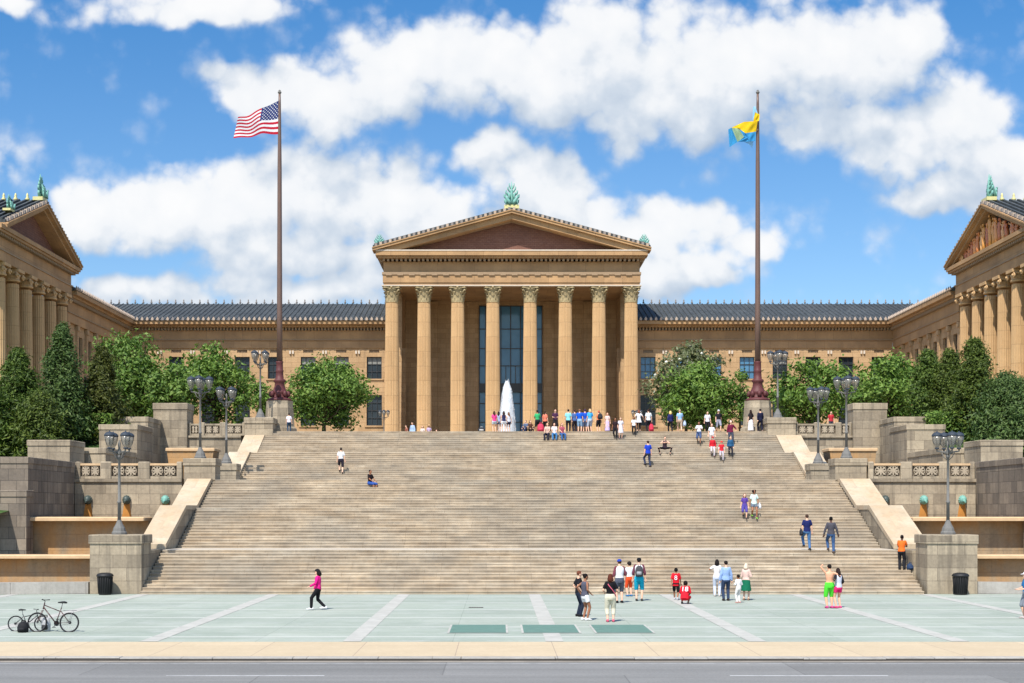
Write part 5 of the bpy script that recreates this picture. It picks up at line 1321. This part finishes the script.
person('woman in black leggings squatting with knees wide on the upper steps', at_px(665,456), 1.66, 180, 'squat', ('tank',(64,50,60)), ('leggings',(30,28,34)), (34,24,22), 'bun', SK1, (60,50,50), female=True)
person('man in white tee and denim shorts coming down near the olive magnolia', at_px(699,446), 1.66, 170, 'descend', ('tee',WT), ('shorts',(70,88,124)), (40,28,24), 'short', SK2, (50,44,42), hands=[(-.16,.3,1.15),(.14,.3,1.15)])
person('child in red shirt and pale trousers coming down the steps', at_px(712.7,457.8), 1.40, 180, 'descend', ('long',(206,34,48)), ('trousers',(206,196,200)), (150,60,54), 'short', SK1, (120,70,66), child=True, hat=((196,40,48),))
person('small child with red cap and red and white shirt coming down', at_px(721.5,462), 1.36, 180, 'descend', ('tee',(214,40,54)), ('trousers',(186,178,184)), (90,60,44), 'short', SK1, (90,84,84), child=True, hat=((226,62,50),), extra={'sleeves':(232,222,222)})
person('child in teal blue jacket and black trousers beside the red capped child', at_px(730.4,457.8), 1.42, 182, 'descend', ('long',(44,92,130)), ('trousers',(36,38,50)), (60,44,40), 'short', SK1, (40,38,40), child=True)
person('white haired man in maroon shirt behind the child in teal', at_px(730.8,445.5), 1.74, 180, 'descend', ('long',(112,30,60)), ('trousers',(60,64,80)), (226,222,220), 'short', SK1, (50,44,40), hands=[(-.36,.1,1.05),None])
person('woman in white blouse coming down behind the child in red', at_px(711.7,446.5), 1.66, 180, 'descend', ('tee',(232,232,238)), ('trousers',(176,160,150)), (120,84,60), 'bob', SK1, (80,60,60), female=True)
# --- along the top of the stairs
def top(px, d, label, H, rot, pose='stand', **k): return person(label, (WX(px,d),d,ZT), H, rot, pose, vox=.022, **k)
D1 = 105.3
top(670.4,D1,'blonde woman in navy top and black trousers at the stair head',1.62,5,'walk',top=('long',(36,40,92)),bottom=('trousers',(30,30,38)),hair=(232,196,130),hs='bob',shoes=(60,40,36),female=True)
pb = top(679.8,D1,'man in pale blue shirt and khaki shorts at the stair head',1.72,0,'walk',top=('tee',(150,188,228)),bottom=('shorts',(196,172,150)),hair=(190,160,130),shoes=(190,150,130))
bag('shopping_bag','pale blue bag held by the man in khaki shorts','bag',(pb.location.x+.36,D1,ZT+.45),.22,.36,.14,(.4,.48,.62))
top(707.5,106.4,'man in white print tee and black trousers below the low spreading tree',1.62,180,top=('tee',(226,226,230)),bottom=('trousers',(30,28,34)),shoes=(40,36,36))
top(718.5,D1,'man in black tee and pale cap at the stair head below the trees',1.70,185,'walk',top=('tee',(32,30,38)),bottom=('shorts',(150,150,164)),hat=((214,214,222),),shoes=(90,60,54))
top(750.8,D1,'woman in white skirt and black top near the yellow flag pedestal',1.66,20,top=('tee',(40,34,38)),bottom=('long_skirt',(236,232,232)),hair=(40,26,24),hs='long',shoes=(120,80,70),female=True)
pd_ = top(760.3,D1,'man in dark navy suit near the yellow flag pedestal',1.78,5,'walk',top=('long',(28,30,56)),bottom=('trousers',(28,30,50)),hair=(34,26,26),shoes=(150,130,120))
bag('shoulder_bag','grey bag at the side of the man in navy suit','bag',(pd_.location.x+.34,D1,ZT+.6),.2,.32,.2,(.12,.13,.15))
top(289,D1-.1,'man in white shirt and dark jeans at the foot of the striped flagpole',1.40,10,top=('tee',(236,228,236)),bottom=('trousers',(44,70,96)),hair=(40,30,28),shoes=(40,36,40))
top(283.5,106.6,'dark clothed person half hidden behind the man in white shirt',1.55,60,top=('tee',(50,36,36)),bottom=('trousers',(50,44,44)),hair=(40,26,22),hs='long',female=True)
top(412.5,121,'man in pale blue striped shirt near the second temple column',1.72,150,top=('long',(170,196,232)),bottom=('trousers',(150,170,210)),hair=(36,26,26))
top(406.5,122.5,'person in brown shirt beside the man in pale blue stripes',1.55,120,top=('tee',(150,92,76)),bottom=('shorts',(120,90,80)),hair=(60,40,30))
top(422.6,124,'woman in cream top in front of the second temple column',1.6,170,top=('tee',(236,214,202)),bottom=('shorts',(190,180,170)),hair=(120,90,60),hs='bob',female=True)
top(429,123,'woman in straw hat and lilac dress in the court',1.62,190,top=('dress',(196,172,200),.45),hair=(120,90,60),hs='bob',hat=((214,176,130),'wide'),female=True)
top(436.5,128.5,'person in bright red shirt in the court between two columns',1.5,180,top=('tee',(214,20,36)),bottom=('trousers',(190,190,196)),hair=(150,110,100))
# four girls before the jet
GG = 'girls lined up before the water jet'
top(494.3,D1+.2,'girl in bright pink top, leftmost of four before the water jet',1.58,10,top=('tee',(236,74,140)),bottom=('mini',(200,210,220)),hair=(70,44,36),hs='long',shoes=(220,190,180),female=True,group=GG)
top(498.6,D1+.5,'girl in pale blue striped top, second of four before the water jet',1.58,-10,top=('tank',(176,190,220)),bottom=('mini',(120,130,160)),hair=(50,34,30),hs='long',shoes=(90,70,60),female=True,group=GG)
top(503.8,D1+.2,'girl in navy top, third of four before the water jet',1.58,5,top=('tank',(40,44,84)),bottom=('mini',(236,236,240)),hair=(56,38,32),hs='long',shoes=(110,70,60),female=True,group=GG)
top(508.8,D1+.4,'girl in white top and dark shorts, rightmost of four before the water jet',1.52,25,top=('tank',(214,216,226)),bottom=('mini',(60,64,90)),hair=(120,84,60),hs='long',shoes=(110,70,60),female=True,group=GG)
bag('backpack','dark backpack with pale flap lying on the top step left of the four girls','backpack',(WX(481.5,104.4),104.35,ZT),.5,.3,.3,(.03,.03,.035),(.45,.43,.4))
top(525.8,D1,'dark haired person in blue grey sitting on the ground left of the green shirt',1.5,150,'sit',top=('tee',(90,104,130)),bottom=('trousers',(50,60,90)),hair=(40,26,24),sit=.1,feet=[(-.1,.5,0),(.1,.45,0)])
top(530.2,D1+.1,'brown clothed person sitting on the ground left of the green shirt',1.5,200,'sit',top=('tee',(96,60,48)),bottom=('trousers',(70,54,50)),hair=(50,32,26),hs='bob',sit=.1,feet=[(-.1,.5,0),(.1,.45,0)])
top(537.5,D1+.2,'man in green shirt and black shorts at the stair head',1.66,12,top=('tee',(60,176,110)),bottom=('shorts',(40,44,46)),hair=(36,26,24),skin=SK2,shoes=(70,50,44),hands=[(-.14,.3,1.1),(.14,.3,1.12)])
bag('backpack','red bag on the ground beside the man in green shirt','bag',(WX(540.6,D1),D1-.15,ZT),.5,.62,.35,(.5,.04,.08))
top(545,D1+.3,'woman in coral top and black leggings at the stair head',1.58,-30,top=('tee',(240,130,104)),bottom=('leggings',(32,30,36)),hair=(60,40,34),hs='pony',shoes=(220,170,160),female=True)
top(555.3,D1+.2,'woman in dark purple top and black skirt at the stair head',1.72,180,top=('tee',(72,40,70)),bottom=('skirt',(40,34,36)),hair=(50,32,30),hs='short',shoes=(200,160,140),female=True,hands=[(-.1,.26,1.12),(.1,.26,1.12)])
def seated(px, label, **k):
    d = 103.05; z = ground_z(102.5); person(label, (WX(px,d),d,z), 1.66, k.pop('rot',180), 'sit', vox=.022, sit=.44, feet=[(-.13,.45,.0),(.12,.5,.0)], **k)
seated(547.5,'person in white top and black trousers sitting on the top steps, first of three',top=('tee',(206,176,160)),bottom=('trousers',(40,40,56)),hair=(170,120,80),rot=165)
seated(554.3,'person in white tee and bright jeans sitting on the top steps, middle of three',top=('tee',(236,232,232)),bottom=('trousers',(70,128,180)),hair=(90,60,44),hs='bob',female=True)
seated(561.8,'woman in pink and maroon top sitting on the top steps, last of three',top=('tee',(170,84,100)),bottom=('trousers',(64,104,160)),hair=(120,60,44),hs='bob',female=True,rot=195)
BG = 'blue shirted group at the stair head'
top(568.3,D1+.2,'man in turquoise tee and black trousers, left end of the blue group',1.72,-8,top=('tee',(140,216,222)),bottom=('trousers',(36,36,46)),hair=(46,34,30),shoes=(50,40,40),group=BG)
top(574.7,D1+.4,'person in blue checked shirt and dark trousers in the blue group',1.70,15,top=('long',(76,104,160)),bottom=('trousers',(44,40,54)),hair=(60,34,36),shoes=(60,40,40),group=BG)
top(579.6,D1+.3,'man in royal blue tee and light jeans in the blue group',1.74,-15,top=('tee',(24,92,214)),bottom=('shorts',(150,186,220)),hair=(140,96,70),shoes=(150,110,130),group=BG)
top(585,D1+.5,'man in royal blue tee and grey shorts in the blue group',1.76,5,top=('tee',(36,84,196)),bottom=('shorts',(110,130,170)),hair=(70,50,70),shoes=(150,60,90),group=BG)
top(590,D1+.3,'woman in sky blue top and pale shorts, right end of the blue group',1.76,20,top=('tee',(70,178,240)),bottom=('shorts',(186,196,214)),hair=(216,176,130),hs='bob',shoes=(200,170,150),female=True,group=BG)
top(598.8,D1,'man in coral tee and black shorts with a black pack, before a temple column',1.60,20,top=('tee',(240,136,92)),bottom=('shorts',(34,30,36)),hair=(200,96,70),shoes=(170,120,110))
bag('backpack','black pack on the back of the man in coral tee','backpack',(WX(599.8,D1),D1-.3,ZT+.95),.36,.42,.2,(.025,.025,.03))
top(607.4,D1,'woman in pale pink top and lilac skirt right of the coral tee',1.44,175,top=('tee',(240,206,200)),bottom=('long_skirt',(206,186,226)),hair=(190,130,100),hs='bob',female=True)
person('woman in black dress stepping down beside a woman in pale grey', at_px(615.3,440.3), 1.55, 175, 'descend', ('tee',(48,32,36)), ('trousers',(26,24,30)), (40,24,22), 'long', SK2, (60,50,50), female=True, vox=.022)
person('woman in pale grey dress on the top steps beside the woman in black', at_px(620.6,439.5), 1.56, 185, 'stand', ('dress',(222,218,226),.46), None, (130,96,70), 'bob', SK1, (120,100,110), female=True, vox=.022)
person('child in white tee and black trousers on the top steps', at_px(633.8,435.8), 1.36, 180, 'descend', ('tee',(240,240,240)), ('trousers',(26,26,32)), (30,20,20), 'long', SK2, (40,36,40), child=True, female=True, vox=.022)
top(638.8,104.9,'woman in loose white tunic and black leggings at the stair head',1.64,10,top=('dress',(240,236,238),.2),bottom=('leggings',(40,34,40)),hair=(130,76,56),hs='bob',female=True,hands=[(-.4,.1,1.0),(.4,.1,1.0)])
pr = top(648.5,D1+.2,'man in white shirt and dark trousers beside the dull olive magnolia',1.72,10,top=('tee',(226,230,232)),bottom=('trousers',(40,36,44)),hair=(60,40,34),shoes=(40,36,36))
bag('shopping_bag','red bag beside the man in white shirt near the dull olive magnolia','bag',(WX(651.5,D1),D1+.1,ZT+.05),.36,.55,.25,(.5,.03,.06))
person('person in red top behind the upper balustrade on the yellow flag side', (WX(831,105.3),105.3,ZT), 1.55, 180, 'stand', ('tee',(190,50,60)), ('trousers',(60,60,70)), (60,40,30), 'short', SK1, None, vox=.022)
bpy.data.scenes.remove(_tmp)
# ------------------------------------------------------------------ sun, sky with clouds, camera
AZ, EL = 22, 55
dv = Vector((math.cos(rad(EL))*math.sin(rad(AZ)), math.cos(rad(EL))*math.cos(rad(AZ)), -math.sin(rad(EL))))
sl = bpy.data.lights.new('sun', 'SUN'); sl.energy = 4.4; sl.angle = rad(.5); sl.color = (1,.95,.87)
so = bpy.data.objects.new('sun', sl); COL.objects.link(so); so.rotation_euler = dv.to_track_quat('-Z','Y').to_euler(); so.location = (-40,-60,120)
wd = bpy.data.worlds.new('World'); scene.world = wd; wd.use_nodes = True
T = NT.__new__(NT); T.t = wd.node_tree; bg = T.t.nodes['Background']
STR = .15; EXP = .72
sk = T.n('ShaderNodeTexSky', sky_type='NISHITA'); sk.sun_disc = False; sk.sun_elevation = rad(EL); sk.sun_rotation = rad(180+AZ)
sk.altitude = 60; sk.air_density = 1.0; sk.dust_density = .35; sk.ozone_density = 2.2
gen = T.n('ShaderNodeTexCoord').outputs['Generated']
sp = T.n('ShaderNodeSeparateXYZ', {0: gen})
yy = T.math('MAXIMUM', sp.outputs[1], .05)
u = T.math('DIVIDE', sp.outputs[0], yy); v = T.math('DIVIDE', sp.outputs[2], yy)
uv = T.n('ShaderNodeCombineXYZ', {0: u, 1: v}).outputs[0]
BL = [  # cloud masses, measured as photo centres and half sizes
 (255,98,46,26,1),(320,96,70,34,1),(400,68,80,46,1),(480,68,90,50,1),(560,80,90,56,1),(640,70,110,72,1),(730,72,110,66,1),(820,52,110,58,1),(905,42,56,40,1),(850,122,80,36,1),(930,130,90,52,1),(1000,168,80,40,1),(935,200,52,20,1),(1060,180,70,44,1),
 (95,208,56,36,1),(165,212,80,50,1),(245,206,80,56,1),(320,196,86,56,1),(395,204,66,56,1),(440,234,70,46,1),(300,248,140,26,1),(492,158,36,24,1),(540,196,60,44,1),(610,228,80,36,1),(690,226,66,38,1),(750,240,44,22,.9),(655,268,100,22,1),(565,262,100,34,1),
 (372,272,50,26,.9),(330,285,80,20,.9),(108,286,46,26,1),(160,286,46,22,1),(245,270,60,20,.8),(300,290,70,16,.9),(60,300,46,18,.7),(705,280,50,12,.9),
 (190,8,110,20,1),(18,6,34,13,1),(-40,160,60,30,.8)]
grp = bpy.data.node_groups.new('cloud_density', 'ShaderNodeTree')
grp.interface.new_socket('uv', in_out='INPUT', socket_type='NodeSocketVector'); grp.interface.new_socket('density', in_out='OUTPUT', socket_type='NodeSocketFloat')
G = NT.__new__(NT); G.t = grp
gi = G.n('NodeGroupInput').outputs[0]; go = G.n('NodeGroupOutput')
def nz(N, vec, sc, off, det=6, rough=.6):
    return N.n('ShaderNodeTexNoise', {'Vector': N.n('ShaderNodeMapping', {'Vector': vec, 'Location': off}).outputs[0], 'Scale': sc, 'Detail': det, 'Roughness': rough}).outputs
wp = G.n('ShaderNodeVectorMath', {0: nz(G, gi, 16, (0,0,0), 3, .5)[1], 1: (.5,.5,.5)}, operation='SUBTRACT').outputs[0]
wp = G.n('ShaderNodeVectorMath', {0: wp, 'Scale': .055}, operation='SCALE').outputs[0]
uvw = G.n('ShaderNodeVectorMath', {0: gi, 1: wp}, operation='ADD').outputs[0]
dens = None
for px, py, rx, ry, wgt in BL:
    c = ((px-VX)/F, (VY-py)/F, 0)
    c = tuple(-a for a in c)      # masses are added one after another, so each hangs on the one before (keeps the shader small)
    o_ = G.n('ShaderNodeVectorMath', {0: dens, 1: (1e-9,1e-9,0), 2: c}, operation='MULTIPLY_ADD').outputs[0] if dens is not None else None
    q = G.n('ShaderNodeVectorMath', {0: uvw, 1: o_ if o_ is not None else c}, operation='ADD').outputs[0]
    q = G.n('ShaderNodeVectorMath', {0: q, 1: (F/rx/1.76, F/ry/1.8, 0)}, operation='MULTIPLY').outputs[0]
    L = G.n('ShaderNodeVectorMath', {0: q}, operation='LENGTH').outputs['Value']
    e = G.n('ShaderNodeMapRange', {0: L, 1: 1.0, 2: 0.0, 3: 0.0, 4: wgt}, interpolation_type='SMOOTHSTEP').outputs[0]
    dens = e if dens is None else G.n('ShaderNodeMath', {0: dens, 1: e, 2: .25}, operation='SMOOTH_MAX').outputs[0]
# billows: rounded lumps with creases between them, at three sizes
bil = None
for sc, off, wg in ((28, (0,3,0), .34), (75, (5,1,0), .18)):
    vo = G.n('ShaderNodeTexVoronoi', {'Vector': G.n('ShaderNodeVectorMath', {0: G.n('ShaderNodeMapping', {'Vector': gi, 'Location': off}).outputs[0], 1: G.n('ShaderNodeVectorMath', {0: nz(G, gi, sc*1.6, off, 2, .6)[1], 'Scale': .6/sc}, operation='SCALE').outputs[0]}, operation='ADD').outputs[0], 'Scale': sc, }, feature='F1').outputs[0]
    b_ = G.math('MULTIPLY', G.math('SUBTRACT', .42, vo), wg*1.5); bil = b_ if bil is None else G.math('ADD', bil, b_)
fb = G.math('MULTIPLY', G.math('SUBTRACT', nz(G, gi, 20, (3,1,0), 7, .60)[0], .5), .75)
gate = G.n('ShaderNodeMapRange', {0: dens, 1: .0, 2: .35, 3: .10, 4: 1}).outputs[0]
G.t.links.new(G.math('ADD', dens, G.math('MULTIPLY', gate, G.math('ADD', bil, fb))), go.inputs[0])
def density(off, after=None):
    nd = T.t.nodes.new('ShaderNodeGroup'); nd.node_tree = grp
    o_ = off if after is None else T.n('ShaderNodeVectorMath', {0: after, 1: (1e-9,1e-9,0), 2: off}, operation='MULTIPLY_ADD').outputs[0]
    T.t.links.new(T.n('ShaderNodeVectorMath', {0: uv, 1: o_}, operation='ADD').outputs[0], nd.inputs[0]); return nd.outputs[0]
d0 = density((0,0,0)); d1 = density((-.006,.013,0), d0); d3 = density((-.008,.045,0), d1)
mask = T.n('ShaderNodeMapRange', {0: d0, 1: .14, 2: .60, 3: 0, 4: 1}, interpolation_type='SMOOTHSTEP').outputs[0]
lit = T.math('ADD', T.math('MULTIPLY', T.math('SUBTRACT', d0, d1), .33), T.math('MULTIPLY', T.math('SUBTRACT', d0, T.math('MAXIMUM', d3, .1)), .5))
thick = T.n('ShaderNodeMapRange', {0: d0, 1: .2, 2: 1.3, 3: .1, 4: -.12}).outputs[0]
shade = T.math('ADD', lit, thick)
k = 1/STR/2**EXP
ccol = T.ramp(T.math('ADD', shade, .47), [(.08,(.46*k*.1,.56*k*.1,.70*k*.1)),(.40,(.66*k*.1,.735*k*.1,.83*k*.1)),(.66,(.92*k*.1,.94*k*.1,.965*k*.1)),(1,(1.0*k*.1,1.0*k*.1,1.0*k*.1))])
ccol = T.n('ShaderNodeVectorMath', {0: ccol, 'Scale': 10.0}, operation='SCALE').outputs[0]
ahead = T.n('ShaderNodeMapRange', {0: sp.outputs[1], 1: .55, 2: .9, 3: 0, 4: 1}, interpolation_type='SMOOTHSTEP').outputs[0]   # sky opposite the sun is deeper blue
skc = T.mix(ahead, sk.outputs[0], T.mix(1, sk.outputs[0], T.ramp(v, [(.0,(.56,.57,.61)),(.14,(.43,.53,.61)),(.36,(.22,.46,.63))]), 'MULTIPLY'))
mx = T.mix(T.math('MULTIPLY', mask, .97), skc, ccol)
T.t.links.new(skc, bg.inputs[0]); bg.inputs[1].default_value = STR
bg2 = T.n('ShaderNodeBackground', {0: mx, 1: STR})      # clouds stand only in the part of the sky ahead, so the rest skips their nodes
near = T.math('MULTIPLY', T.math('GREATER_THAN', sp.outputs[1], .6), T.math('MULTIPLY', T.math('GREATER_THAN', sp.outputs[2], .02), T.math('LESS_THAN', v, .5)))
ms = T.n('ShaderNodeMixShader', {0: near, 1: bg.outputs[0], 2: bg2.outputs[0]})
T.t.links.new(ms.outputs[0], T.t.nodes['World Output'].inputs[0])
wd.cycles.sampling_method = 'MANUAL'; wd.cycles.sample_map_resolution = 256
cam = bpy.data.cameras.new('camera'); co = bpy.data.objects.new('camera', cam); COL.objects.link(co)
co.location = (CX, 0, H0); co.rotation_euler = (rad(90),0,0); cam.lens = 50; cam.sensor_width = 36
cam.shift_x = (512-VX)/1024; cam.shift_y = (VY-341.5)/1024; cam.clip_end = 3000; cam.clip_start = .5
scene.camera = co
scene.view_settings.view_transform = 'Standard'; scene.view_settings.look = 'None'; scene.view_settings.gamma = 1; scene.view_settings.use_curve_mapping = False
scene.view_settings.exposure = EXP
scene.cycles.max_bounces = 8; scene.cycles.transparent_max_bounces = 16
